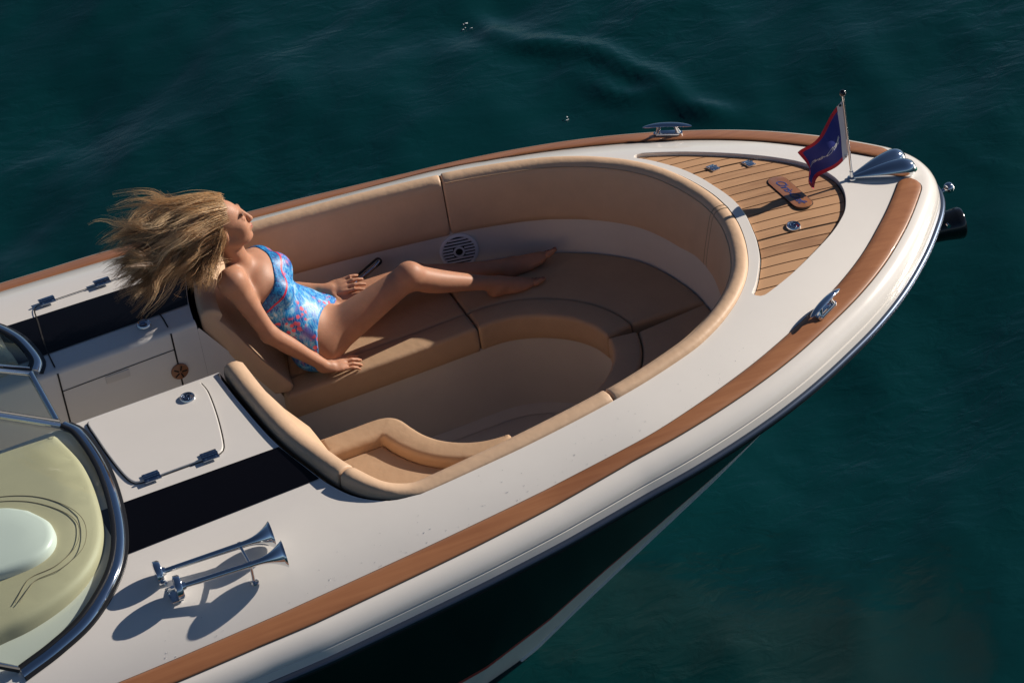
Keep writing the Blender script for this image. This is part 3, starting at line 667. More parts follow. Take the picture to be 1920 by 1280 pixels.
# port seat
XJ = -0.11
def cut_x(P, x, after):
    i = int(np.argmin(np.abs(P[:, 0]-x)+(np.abs(P[:, 1]) < 0.3)*9)); y = np.interp(x, P[:len(P)//2, 0], P[:len(P)//2, 1]) if P[0, 0] < P[-1, 0] else P[i, 1]
    return np.vstack([[(x, y)], P[i+1:]]) if after else np.vstack([P[:i-1], [(x, y)]])
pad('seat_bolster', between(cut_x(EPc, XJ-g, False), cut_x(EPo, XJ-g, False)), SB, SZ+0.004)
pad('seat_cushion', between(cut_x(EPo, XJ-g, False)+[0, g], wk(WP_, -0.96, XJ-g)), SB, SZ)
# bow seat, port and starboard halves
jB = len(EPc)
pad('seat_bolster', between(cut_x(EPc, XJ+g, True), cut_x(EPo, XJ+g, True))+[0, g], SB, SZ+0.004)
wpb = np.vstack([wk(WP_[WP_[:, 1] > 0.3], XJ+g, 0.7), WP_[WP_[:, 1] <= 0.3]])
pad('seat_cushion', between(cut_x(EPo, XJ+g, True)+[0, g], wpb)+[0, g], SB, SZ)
kS = int(np.argmin(np.abs(ESc[:, 0]+0.25)+(ESc[:, 1] > -0.2)*9))
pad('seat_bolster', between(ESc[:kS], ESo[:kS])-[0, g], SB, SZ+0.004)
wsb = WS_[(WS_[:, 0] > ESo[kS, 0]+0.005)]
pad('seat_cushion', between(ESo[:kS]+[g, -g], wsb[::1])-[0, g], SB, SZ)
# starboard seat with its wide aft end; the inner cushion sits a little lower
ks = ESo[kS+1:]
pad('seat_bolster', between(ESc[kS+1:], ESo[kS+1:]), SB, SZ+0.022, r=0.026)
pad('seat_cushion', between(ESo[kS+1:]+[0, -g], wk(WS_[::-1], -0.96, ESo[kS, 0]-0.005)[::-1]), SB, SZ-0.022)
# seat bases below the cushions
for Pth, s in ((EPc, sgnE), (ESc, sgnS)):
    n = normals2(Pth)*s
    part('seat_base', MB().grid([[(p[0]+m_[0]*0.012, p[1]+m_[1]*0.012, 0.49), (p[0]+m_[0]*0.02, p[1]+m_[1]*0.02, 0.3), (p[0]+m_[0]*0.03, p[1]+m_[1]*0.03, 0.13), (p[0]-m_[0]*0.01, p[1]-m_[1]*0.01, 0.103)] for p, m_ in zip(Pth, n)]), 'soleliner')
# speaker and grab handle on the port liner
sp_c = Vector((0.006, 0.826, 0.664)); k = int(np.argmin(np.linalg.norm(CF-np.array([0.0, 0.9]), axis=1))); ni = Vector((CN[k, 0], CN[k, 1], 0.12)).normalized()
sx = Vector((0, 0, 1)).cross(ni).normalized(); sy = ni.cross(sx)
sp = part('speaker', MB().lathe(sp_c, ni, [(0.083, -0.006), (0.083, 0.004), (0.078, 0.008), (0.071, 0.008), (0.068, 0.002), (0.0, 0.002)], 40), 'grille')
sub('speaker_cone', MB().lathe(sp_c, ni, [(0.068, 0.0035), (0, 0.0035)], 32), 'dark', sp)
for r_ in range(-4, 5):
    yy = r_*0.0145; hw = math.sqrt(max(0, 0.070**2-yy**2))
    segs = [(-hw, hw)] if abs(yy) > 0.022 else [(-hw, -0.024), (0.024, hw)]
    for a, b in segs: sub('grille_bar', MB().box(sp_c+ni*0.0065+sx*(a+b)/2+sy*yy, ((b-a)/2, 0.0034, 0.002), (sx, sy, ni)), 'grille', sp)
sub('tweeter', MB().lathe(sp_c, ni, [(0.024, 0.004), (0.024, 0.010), (0.017, 0.011), (0.015, 0.007), (0, 0.006)], 24), 'grille', sp)
sub('tweeter_dome', MB().lathe(sp_c+ni*0.0075, ni, [(0.0155, 0), (0.011, 0.003), (0, 0.004)], 20), 'dark', sp)
ga = Vector((-0.335, 0.872, 0.722)); gb = Vector((-0.475, 0.868, 0.655)); gd = (gb-ga).normalized(); gi = Vector((0.12, -1, 0.1)).normalized(); gu = gd.cross(gi).normalized()
q = rrect(0.092, 0.017, 0.0165); cc = (ga+gb)/2
gh = part('grab_handle', MB().grid([[cc+gd*a*s+gu*b*s2+gi*h for a, b in q] for s, s2, h in ((1, 1, -0.004), (1, 1, 0.006), (0.97, 0.8, 0.009), (0.93, 0.55, 0.003))], closed=True), 'rubber')
sub('handle_bar', MB().tube([cc-gd*0.078+gi*0.004, cc-gd*0.05+gi*0.013, cc+gd*0.05+gi*0.013, cc+gd*0.078+gi*0.004], [0.006, 0.009, 0.009, 0.006], 12), 'chrome', gh)

# ---- cleats
def cleat(x, y, yaw):
    i = int(np.argmin(np.linalg.norm(TIN-np.array([x, y]), axis=1))); c = Vector(rim_point(i, TW[i]*0.5, 0.0))
    _, ax = deck_frame(c.x, c.y, yaw); n = Vector((0, 0, 1)); t = Vector((math.cos(yaw), math.sin(yaw), 0)); b = n.cross(t)
    mb = MB(); pts = []; rad = []
    for u in np.linspace(-1, 1, 17):
        pts.append(c+t*0.104*u+n*(0.052-0.011*u*u)); rad.append(0.0115*math.sqrt(max(0.05, 1-abs(u)**2.6)))
    rows = []
    for p, r in zip(pts, rad): rows.append([p+b*r*1.35*math.cos(a)+n*r*0.62*math.sin(a) for a in np.linspace(0, 2*math.pi, 14, endpoint=False)])
    mb.grid(rows, closed=True, cap0=True, cap1=True)
    o = part('cleat', mb, 'chrome')
    for s in (-1, 1): sub('cleat_leg', MB().tube([c+t*0.036*s+n*0.046, c+t*0.038*s+n*0.03, c+t*0.044*s+n*0.012], [0.010, 0.0085, 0.012], 12), 'chrome', o)
    q = rrect(0.062, 0.016, 0.014)
    sub('cleat_base', MB().grid([[c+t*a*s+b*d*s+n*h for a, d in q] for s, h in ((1, 0.0), (1, 0.011), (0.9, 0.0135))], closed=True, cap1=True), 'chrome', o)
cleat(0.950, 0.712, -0.55); cleat(0.950, -0.712, 0.55)

# ---- bow navigation light: two teardrop pods, and bow roller fittings
bl = empty('bow_light'); P_(bl)
zl = D([[1.5, 0]])[0]
for s in (-1, 1):
    rows = []
    for u in np.linspace(0.0, 1, 24):
        x = 1.462+0.262*u; r = 0.010+0.036*math.sin(math.pi*0.5*min(1, u/0.78))**1.3
        if u > 0.78: r *= max(0.04, math.sqrt(max(0.0, 1-((u-0.78)/0.22)**2)))
        cy = s*(0.004+0.043*u**0.9)-0.018; zc = float(D([[x, cy]])[0])+0.012+0.014*u
        rows.append([(x, cy+r*0.98*math.cos(a), zc+r*(0.95 if math.sin(a) > 0 else 0.9)*math.sin(a)) for a in np.linspace(0, 2*math.pi, 22, endpoint=False)])
    o = MB().grid(rows, closed=True, cap0=True, cap1=True).build('light_pod', 'chrome', None, True, 60); o.parent = bl
    c = Vector((1.700, s*0.062-0.018, float(D([[1.69, 0.05]])[0])+0.020))
    o = MB().ell(c, (Vector((1, 0.35*s, 0)).normalized(), Vector((-0.35*s, 1, 0)).normalized(), Vector((0, 0, 1))), (0.022, 0.016, 0.014)).build('side_lens', 'green' if s < 0 else 'red', None); o.parent = bl
br = empty('bow_roller'); P_(br)
o = MB().lathe((1.70, -0.10, 0.635), (1, -0.12, -0.05), [(0.052, 0), (0.056, 0.02), (0.060, 0.10), (0.066, 0.155), (0.068, 0.175), (0.062, 0.185), (0.035, 0.188), (0.030, 0.178), (0, 0.178)], 30).build('roller', 'black', None, True, 50); o.parent = br
o = MB().tube([(1.80, -0.17, 0.665), (1.80, -0.03, 0.665)], 0.009, 10).build('roller_pin', 'chrome', None); o.parent = br
mb = MB().ell((1.90, 0.012, 0.715), (Vector((1, 0, 0)), Vector((0, 1, 0)), Vector((0, 0, 1))), (0.024, 0.024, 0.024)); mb.tube([(1.78, 0.005, 0.69), (1.885, 0.012, 0.713)], 0.010, 10)
part('bow_eye', mb, 'chrome')

# ---- twin trumpet horns on the starboard deck
horn = empty('trumpet_horn'); P_(horn)
def horn_one(xd, yd, xb, yb, zc=1.074):
    a = Vector((xd, yd, zc)); b = Vector((xb, yb, zc+0.012)); d = (b-a).normalized(); Lh = (b-a).length
    o = MB().lathe(a-d*0.028, d, [(0.040, 0.0), (0.047, 0.004), (0.047, 0.022), (0.042, 0.028), (0.018, 0.030), (0.014, 0.042), (0.0, 0.042)], 30).build('diaphragm', 'chrome', None); o.parent = horn
    prof = [(0.0072, 0.0)]+[(0.0098+0.0026*t, 0.01+(Lh-0.13)*t) for t in np.linspace(0, 1, 6)]+[(0.0125+0.040*t**2.3, Lh-0.115+0.113*t) for t in np.linspace(0.1, 1, 12)]
    prof += [(0.052, Lh-0.0005), (0.047, Lh-0.004), (0.030, Lh-0.035), (0.008, Lh-0.08), (0, Lh-0.08)]
    o = MB().lathe(a, d, prof, 30).build('trumpet', 'chrome', None, True, 60); o.parent = horn
    return a, b, d
a1, b1, d1 = horn_one(-1.862, -1.022, -1.437, -1.056)
a2, b2, d2 = horn_one(-1.822, -1.132, -1.432, -1.176, 1.066)
p1 = a1+d1*0.30; p2 = a2+d2*0.26
mb = MB().tube([p1, (p1+p2)/2, p2], 0.0055, 10); mb.tube([p1-d1*0.006, p1+d1*0.006], 0.0145, 14); mb.tube([p2-d2*0.006, p2+d2*0.006], 0.0145, 14)
mb.tube([p2, Vector((p2.x, p2.y, float(D([[p2.x, p2.y]])[0])))], 0.006, 10); mb.lathe((p2.x, p2.y, float(D([[p2.x, p2.y]])[0])), (0, 0, 1), [(0.018, 0), (0.017, 0.005), (0, 0.006)], 18)
o = mb.build('horn_clamp', 'chrome', None); o.parent = horn
mb = MB(); f1 = Vector((-1.86, -1.045, float(D([[-1.86, -1.045]])[0]))); f2 = Vector((-1.845, -1.135, float(D([[-1.845, -1.135]])[0])))
mb.box((f1+f2)/2+Vector((0, 0, 0.004)), (0.022, 0.062, 0.005), None, 0.002); mb.tube([f1+Vector((0, 0.0, 0)), a1-d1*0.015-Vector((0, 0, 0.03))], 0.010, 10); mb.tube([f2, a2-d2*0.015-Vector((0, 0, 0.03))], 0.010, 10)
o = mb.build('horn_foot', 'chrome', None); o.parent = horn

# ---- windshield
WB = [(-1.892, 0.05), (-1.853, -0.05), (-1.842, -0.309), (-1.876, -0.588), (-1.934, -0.800), (-2.021, -0.955), (-2.16, -1.09), (-2.312, -1.165), (-2.47, -1.215)]
WPB = [(-1.892, 0.43), (-1.86, 0.50), (-1.865, 0.62), (-1.89, 0.74), (-1.955, 0.88), (-2.06, 0.99), (-2.2, 1.09), (-2.312, 1.145), (-2.47, 1.2)]
ws = empty('windshield'); P_(ws)
glass = bpy.data.materials.new('tinted_glass'); glass.use_nodes = True
n_ = glass.node_tree.nodes; l_ = glass.node_tree.links; n_.clear()
go = n_.new('ShaderNodeOutputMaterial'); tr_ = n_.new('ShaderNodeBsdfTransparent'); tr_.inputs[0].default_value = (0.84, 0.92, 0.88, 1)
gl_ = n_.new('ShaderNodeBsdfGlossy'); gl_.inputs['Roughness'].default_value = 0.02
fr_ = n_.new('ShaderNodeLayerWeight'); fr_.inputs['Blend'].default_value = 0.5; mx_ = n_.new('ShaderNodeMixShader')
pw_ = n_.new('ShaderNodeMath'); pw_.operation = 'POWER'; pw_.inputs[1].default_value = 5.0; ma_ = n_.new('ShaderNodeMath'); ma_.operation = 'MULTIPLY_ADD'; ma_.inputs[1].default_value = 0.45; ma_.inputs[2].default_value = 0.04
l_.new(fr_.outputs['Facing'], pw_.inputs[0]); l_.new(pw_.outputs[0], ma_.inputs[0])
l_.new(ma_.outputs[0], mx_.inputs[0]); l_.new(tr_.outputs[0], mx_.inputs[1]); l_.new(gl_.outputs[0], mx_.inputs[2]); l_.new(mx_.outputs[0], go.inputs[0])
def wtop(p): return (p[0]-0.62, p[1]*0.86, 0.33)
def screen(path, name='windshield_pane'):
    Q = crom(path, step=0.025); z = D(Q); n = normals2(Q)
    if n[len(n)//2][0] > 0: n = -n                             # aft/inboard
    base = [Vector((p[0]+m_[0]*0.045, p[1]+m_[1]*0.045, h+0.022)) for p, m_, h in zip(Q, n, z)]
    top = [Vector((p[0]-0.64, p[1]*0.86, h+0.40)) for p, h in zip(Q, z)]
    rows = [[b.lerp(t, u) for b, t in zip(base, top)] for u in np.linspace(0, 1, 6)]
    o = mesh_obj(name, [p for r in rows for p in r], MB().grid(rows).f, glass, None); o.parent = ws
    def rail(sec, nm, material):
        rr = [[(p[0]+m_[0]*a, p[1]+m_[1]*a, h+dz) for a, dz in sec] for p, m_, h in zip(Q, n, z)]
        o = MB().grid(rr, closed=True, cap0=True, cap1=True).build(nm, material, None, True, 50); o.parent = ws
    rail([(-0.012, -0.002), (-0.010, 0.006), (0.004, 0.009), (0.006, -0.002)], 'base_gasket', 'rubber')
    rail([(0.000, 0.0), (0.003, 0.013), (0.012, 0.021), (0.022, 0.024), (0.032, 0.023), (0.036, 0.014), (0.034, 0.0)], 'base_rail', 'chrome')
    rail([(0.031, 0.016), (0.034, 0.028), (0.043, 0.031), (0.052, 0.026), (0.050, 0.012)], 'glazing_seal', 'rubber')
    o = MB().tube(top, 0.011, 10).build('top_rail', 'chrome', None); o.parent = ws
    for e in (0, -1):
        o = MB().tube([base[e], top[e]], 0.013, 10).build('end_post', 'chrome', None); o.parent = ws
        o = MB().tube([base[e]+Vector((0.004, 0.016 if e == 0 and path is WB else -0.016, 0.004)), top[e]+Vector((0.004, 0.016 if e == 0 and path is WB else -0.016, 0))], 0.010, 8).build('post_seal', 'rubber', None); o.parent = ws
    return base, top
bS, tS = screen(WB); bP, tP = screen(WPB)
# walkway gate pane
g0, g1 = bS[0]+Vector((0.0, 0.03, 0.0)), bP[0]+Vector((0.0, -0.03, 0.0)); h0, h1 = tS[0]+Vector((0, 0.03, 0)), tP[0]+Vector((0, -0.03, 0))
rows = [[g0.lerp(g1, t).lerp(h0.lerp(h1, t), u) for t in np.linspace(0, 1, 5)] for u in np.linspace(0, 1, 5)]
o = mesh_obj('gate_pane', [p for r in rows for p in r], MB().grid(rows).f, glass, None); o.parent = ws
o = MB().tube([g0, g1], 0.014, 10).build('gate_rail', 'chrome', None); o.parent = ws
o = MB().tube([g1, h1], 0.011, 10).build('gate_rail', 'chrome', None); o.parent = ws
o = MB().tube([g0, h0], 0.009, 10).build('gate_rail', 'rubber', None); o.parent = ws
# dash behind the glass
def pad_on_deck(name, outline, z0, z1f, r, material):
    return pad(name, outline, z0, z1f, r, material, 0.02, 0.05)
pad_on_deck('dash_pad', crom([(-1.96, -0.02), (-1.925, -0.25), (-1.94, -0.5), (-1.99, -0.72), (-2.09, -0.88), (-2.24, -0.985), (-2.45, -1.04), (-2.62, -1.0), (-2.64, -0.6), (-2.62, -0.1), (-2.58, -0.02), (-2.2, -0.01), (-1.96, -0.02)], step=0.03)[:-1], 1.0, 1.105, 0.04, 'dash')
pad_on_deck('dash_pad', crom([(-1.95, 0.50), (-1.96, 0.64), (-2.02, 0.78), (-2.12, 0.88), (-2.26, 0.96), (-2.45, 1.02), (-2.62, 1.0), (-2.62, 0.52), (-2.3, 0.49), (-1.95, 0.50)], step=0.03)[:-1], 1.0, 1.105, 0.04, 'dash')
podc = crom([(-2.20, -0.50), (-2.15, -0.62), (-2.18, -0.74), (-2.28, -0.80), (-2.45, -0.80), (-2.6, -0.76), (-2.6, -0.42), (-2.4, -0.40), (-2.28, -0.43), (-2.20, -0.50)], step=0.03)[:-1]
pad('instrument_pod', podc, 1.10, 1.165, 0.03, 'pod', 0.01)
def stitch(pts, off, z):
    Q = crom(pts, step=0.012); part('stitching', MB().tube([(p[0], p[1], z) for p in Q], 0.0015, 6), 'thread')
stitch([(-2.62, -0.27), (-2.35, -0.30), (-2.18, -0.375), (-2.075, -0.50), (-2.035, -0.64), (-2.08, -0.785), (-2.19, -0.862), (-2.29, -0.876), (-2.33, -0.905), (-2.385, -0.965)], 0, 1.126)
stitch([(-2.62, -0.30), (-2.35, -0.33), (-2.2, -0.40), (-2.10, -0.52), (-2.06, -0.64), (-2.10, -0.76), (-2.2, -0.835), (-2.3, -0.85), (-2.34, -0.88), (-2.40, -0.96)], 0, 1.126)
sw = part('steering_wheel', MB().tube([Vector((-2.78, -0.66, 1.12))+Vector((-0.35*math.sin(a)*0.18, 0.18*math.cos(a), 0.94*0.18*math.sin(a))) for a in np.linspace(0, 2*math.pi, 33)], 0.014, 10), 'rubber')
for a in (0.4, 2.6, 4.7): sub('wheel_spoke', MB().tube([Vector((-2.78, -0.66, 1.12)), Vector((-2.78, -0.66, 1.12))+Vector((-0.35*math.sin(a)*0.18, 0.18*math.cos(a), 0.94*0.18*math.sin(a)))], 0.008, 8), 'chrome', sw)
# simple aft cockpit lining so the boat is closed when seen from elsewhere
for s in (1, -1): part('cockpit_side', MB().grid([[(x, s*1.0, z) for z in (1.0, 0.6, 0.1)] for x in (-4.0, -3.5, XC)]), 'liner', smooth=False)
part('stern_bench', MB().box((-3.8, 0, 0.4), (0.25, 0.95, 0.12), None, 0.04), 'tan2')
part('cockpit_bulkhead', MB().add([(XC, WP, 1.0), (XC, 1.0, 1.0), (XC, 1.0, 0.1), (XC, WP, 0.1), (XC, -1.0, 1.0), (XC, WS, 1.0), (XC, WS, 0.1), (XC, -1.0, 0.1)], [(0, 1, 2, 3), (4, 5, 6, 7)]), 'liner', smooth=False)

# spray drops lying on the starboard deck
rd = np.random.default_rng(21); mb = MB(); axd = (Vector((1, 0, 0)), Vector((0, 1, 0)), Vector((0, 0, 1)))
for k in range(110):
    x = rd.uniform(-2.0, 0.6); i = int(np.argmin(np.abs(TIN[:, 0]-x)+(TIN[:, 1] > 0)*9)); y = TIN[i, 1]+abs(rd.normal(0.02, 0.06)); q = rd.uniform(0.0007, 0.0017)
    mb.ell((x, y, float(D([[x, y]])[0])+q*0.2), axd, (q*1.2, q, q*0.6), 8, 5)
dm_ = mat('water_drop', (0.9, 0.93, 0.95), 0.03, trans=0.9, ior=1.33)
o = P_(mb.build('water_drops', dm_, None)); o['kind'] = 'stuff'
# ------------------------------------------------------------------ bow flag
fl = tag(empty('bow_flag', (1.458, -0.018, 0.955)), 'small navy and red flag on a short chrome staff at the bow', 'flag')
FO = Vector((1.458, -0.018, 0.955))
def fsub(name, mb, material): o = mb.build(name, material, None); o.parent = fl; return o
fsub('staff', MB().tube([(0, 0, 0), (-0.0005, 0.001, 0.2), (-0.001, 0.002, 0.405)], [0.0055, 0.0052, 0.005], 10), 'chrome')
fsub('staff_socket', MB().lathe((0, 0, -0.003), (0, 0, 1), [(0.020, 0), (0.019, 0.006), (0.009, 0.010), (0.008, 0.035), (0, 0.036)], 18), 'chrome')
fsub('finial', MB().ell((-0.001, 0.002, 0.412), (Vector((1, 0, 0)), Vector((0, 1, 0)), Vector((0, 0, 1))), (0.014, 0.014, 0.015)), 'black')
def cloth(u, v):
    """u along the fly, v down the hoist"""
    z0 = 0.375-0.265*v
    dx = -0.198-0.01*v+0.018*math.sin(v*5); dz = -0.205+0.155*v**1.4
    b = u**1.15; u = u*(1-0.14*v**3)
    x = -0.006+dx*u+0.016*math.sin(u*6.0+v*2.2)*u; z = z0+dz*b-0.012*math.sin(u*5+v*3)*u-0.035*math.sin(math.pi*u)*v
    y = 0.004+0.034*math.sin(u*7.5+v*4.0)*u+0.016*math.sin(v*8+u*2)*u-0.01*u
    return Vector((x, y, z))
nu, nv = 40, 36
rows = [[cloth(i/nu, j/nv) for i in range(nu+1)] for j in range(nv+1)]
fm = mat('flag_cloth', (0.01, 0.018, 0.13), 0.7, bump=(500, 0.1, 2)); n = fm.node_tree.nodes; l = fm.node_tree.links; b = n['Principled BSDF']
au = n.new('ShaderNodeAttribute'); au.attribute_name = 'fly'; av = n.new('ShaderNodeAttribute'); av.attribute_name = 'hoist'
def cmp_(src, op, v): q = n.new('ShaderNodeMath'); q.operation = op; q.inputs[1].default_value = v; l.new(src, q.inputs[0]); return q.outputs[0]
def mx_c(f, a, c):
    q = n.new('ShaderNodeMix'); q.data_type = 'RGBA'; l.new(f, q.inputs[0])
    if isinstance(a, tuple): q.inputs[6].default_value = (*a, 1)
    else: l.new(a, q.inputs[6])
    q.inputs[7].default_value = (*c, 1); return q.outputs[2]
c_ = mx_c(cmp_(av.outputs['Fac'], 'LESS_THAN', 0.085), (0.022, 0.035, 0.24), (0.55, 0.015, 0.04)); c_ = mx_c(cmp_(av.outputs['Fac'], 'GREATER_THAN', 0.915), c_, (0.55, 0.015, 0.04))
c_ = mx_c(cmp_(au.outputs['Fac'], 'GREATER_THAN', 0.93), c_, (0.55, 0.015, 0.04)); c_ = mx_c(cmp_(au.outputs['Fac'], 'LESS_THAN', 0.13), c_, (0.72, 0.72, 0.76))
l.new(c_, b.inputs['Base Color'])
fc = mesh_obj('flag_cloth', [p for r in rows for p in r], MB().grid(rows).f, fm, fl)
for nm, vals in (('fly', [i/nu for j in range(nv+1) for i in range(nu+1)]), ('hoist', [j/nv for j in range(nv+1) for i in range(nu+1)])):
    at = fc.data.attributes.new(nm, 'FLOAT', 'POINT'); at.data.foreach_set('value', vals)
def on_cloth(x, y, z):
    u = 0.56-x/0.24; v = 0.50-y/0.265
    u = min(max(u, 0.02), 0.98); v = min(max(v, 0.02), 0.98); p = cloth(u, v); a = cloth(u+0.01, v)-p; c = cloth(u, v+0.01)-p; nn_ = a.cross(c).normalized()
    if nn_.y > 0: nn_ = -nn_
    return p+nn_*(0.0012+z)
script_text('Chris-Craft', 0.042, None, None, 'white_print', 'flag_lettering', fc, 0.45, 0.0002, on_cloth)
for v in (0.03, 0.97): o = MB().lathe(cloth(0.06, v)+Vector((0, -0.002, 0)), (0, -1, 0), [(0.006, 0), (0.006, 0.002), (0.003, 0.002), (0.003, 0)], 12).build('grommet', 'chrome_d', None); o.parent = fc
# ------------------------------------------------------------------ person: one continuous skin from a blended distance field
def unit(v): v = np.array(v, float); return v/np.linalg.norm(v)
class Field:
    def __init__(s, lo, hi, h):
        s.lo = np.array(lo, float); s.h = h; s.n = np.ceil((np.array(hi)-s.lo)/h).astype(int)+1
        s.f = np.full(s.n, 0.25, np.float32)
    def box(s, lo, hi):
        a = np.clip(np.floor((np.array(lo)-s.lo)/s.h).astype(int), 0, s.n-1); b = np.clip(np.ceil((np.array(hi)-s.lo)/s.h).astype(int)+1, 1, s.n)
        ax = [s.lo[k]+s.h*np.arange(a[k], b[k], dtype=np.float32) for k in range(3)]
        return tuple(slice(a[k], b[k]) for k in range(3)), ax
    def blend(s, sl, d, k, sub=False):
        f = s.f[sl]; d = d.astype(np.float32)
        if sub:
            hh = np.clip(0.5-0.5*(f+d)/k, 0, 1); s.f[sl] = f*(1-hh)-d*hh+k*hh*(1-hh)
        else:
            hh = np.clip(0.5+0.5*(f-d)/k, 0, 1); s.f[sl] = f*(1-hh)+d*hh-k*hh*(1-hh)
    def cone(s, a, b, ra, rb, k=0.02):
        a = np.array(a, float); b = np.array(b, float); m = max(ra, rb)+k+0.03
        sl, ax = s.box(np.minimum(a, b)-m, np.maximum(a, b)+m)
        X, Y, Z = np.meshgrid(*ax, indexing='ij'); ab = b-a; L = ab@ab+1e-12
        t = np.clip(((X-a[0])*ab[0]+(Y-a[1])*ab[1]+(Z-a[2])*ab[2])/L, 0, 1)
        d = np.sqrt((X-a[0]-t*ab[0])**2+(Y-a[1]-t*ab[1])**2+(Z-a[2]-t*ab[2])**2)-(ra+(rb-ra)*t)
        s.blend(sl, d, k)
    def chain(s, P, r, k=0.02):
        """tapered limb along a smooth path, blended as one piece"""
        P = np.array(P, float); n = max(6, len(P)*5); t = np.linspace(0, 1, n); Q = crom(P, n=n); rr = np.interp(t, np.linspace(0, 1, len(r)), r)
        for _ in range(6): rr[1:-1] = (rr[:-2]+2*rr[1:-1]+rr[2:])/4
        m = max(r)+k+0.03; sl, ax = s.box(Q.min(0)-m, Q.max(0)+m); X, Y, Z = (g.astype(np.float32) for g in np.meshgrid(*ax, indexing='ij')); D_ = np.full(X.shape, 9, np.float32)
        for i in range(n-1):
            a, ab = Q[i], Q[i+1]-Q[i]; q = np.clip(((X-a[0])*ab[0]+(Y-a[1])*ab[1]+(Z-a[2])*ab[2])/(ab@ab+1e-12), 0, 1)
            np.minimum(D_, np.sqrt((X-a[0]-q*ab[0])**2+(Y-a[1]-q*ab[1])**2+(Z-a[2]-q*ab[2])**2)-(rr[i]+(rr[i+1]-rr[i])*q), out=D_)
        s.blend(sl, D_, k)
    def ell(s, c, axs, r, k=0.02, sub=False):
        c = np.array(c, float); m = max(r)+k+0.03; sl, ax = s.box(c-m, c+m)
        X, Y, Z = np.meshgrid(*ax, indexing='ij'); p = (X-c[0], Y-c[1], Z-c[2]); q = [sum(p[j]*a[j] for j in range(3)) for a in axs]
        k0 = np.sqrt(sum((q[i]/r[i])**2 for i in range(3))); k1 = np.sqrt(sum((q[i]/r[i]**2)**2 for i in range(3)))+1e-9
        s.blend(sl, k0*(k0-1)/k1, k, sub)
    def mesh(s):
        """naive surface nets"""
        f = s.f; n = f.shape; ins = f < 0
        c = np.zeros(tuple(np.array(n)-1), np.int8)
        for i in (0, 1):
            for j in (0, 1):
                for k in (0, 1): c += ins[i:n[0]-1+i, j:n[1]-1+j, k:n[2]-1+k]
        act = (c > 0) & (c < 8); idx = np.argwhere(act); ids = -np.ones(c.shape, np.int64); ids[act] = np.arange(len(idx))
        pos = np.zeros((len(idx), 3)); cnt = np.zeros(len(idx))
        corners = [(i, j, k) for i in (0, 1) for j in (0, 1) for k in (0, 1)]
        for a in corners:
            for d in range(3):
                if a[d] == 1: continue
                b = list(a); b[d] = 1
                fa = f[idx[:, 0]+a[0], idx[:, 1]+a[1], idx[:, 2]+a[2]]; fb = f[idx[:, 0]+b[0], idx[:, 1]+b[1], idx[:, 2]+b[2]]
                cr = (fa < 0) != (fb < 0); t = np.where(cr, fa/(fa-fb+1e-12), 0)
                p = np.tile(np.array(a, float), (len(idx), 1)); p[:, d] += t; pos[cr] += p[cr]; cnt[cr] += 1
        V = s.lo+(idx+pos/cnt[:, None])*s.h; F = []
        for d in range(3):
            sl0 = [slice(None)]*3; sl1 = [slice(None)]*3; sl0[d] = slice(0, -1); sl1[d] = slice(1, None)
            cr = ins[tuple(sl0)] != ins[tuple(sl1)]; e = np.argwhere(cr); u, v = (d+1) % 3, (d+2) % 3
            e = e[(e[:, u] > 0) & (e[:, v] > 0) & (e[:, u] < n[u]-1) & (e[:, v] < n[v]-1)]
            def q(du, dv): x = e.copy(); x[:, u] -= du; x[:, v] -= dv; return ids[x[:, 0], x[:, 1], x[:, 2]]
            Q = np.stack([q(1, 1), q(0, 1), q(0, 0), q(1, 0)], 1); fl = ~ins[e[:, 0], e[:, 1], e[:, 2]]; Q[fl] = Q[fl][:, ::-1]; F.append(Q)
        return V, np.vstack(F)
    def sample(s, P):
        q = (P-s.lo)/s.h; i = np.clip(np.floor(q).astype(int), 0, s.n-2); t = q-i; r = 0
        for a in (0, 1):
            for b in (0, 1):
                for c in (0, 1):
                    wgt = (t[:, 0] if a else 1-t[:, 0])*(t[:, 1] if b else 1-t[:, 1])*(t[:, 2] if c else 1-t[:, 2]); r = r+wgt*s.f[i[:, 0]+a, i[:, 1]+b, i[:, 2]+c]
        return r
def relax(V, F, it, lam=0.5):
    e = np.vstack([F[:, [0, 1]], F[:, [1, 2]], F[:, [2, 3]], F[:, [3, 0]]])
    for _ in range(it):
        S = np.zeros_like(V); C = np.zeros(len(V))
        for a, b in ((0, 1), (1, 0)): 
            for k in range(3): S[:, k] += np.bincount(e[:, a], V[e[:, b], k], len(V))
            C += np.bincount(e[:, a], minlength=len(V))
        V = V*(1-lam)+lam*S/C[:, None]
    return V
A3 = lambda *p: np.array(p, float)
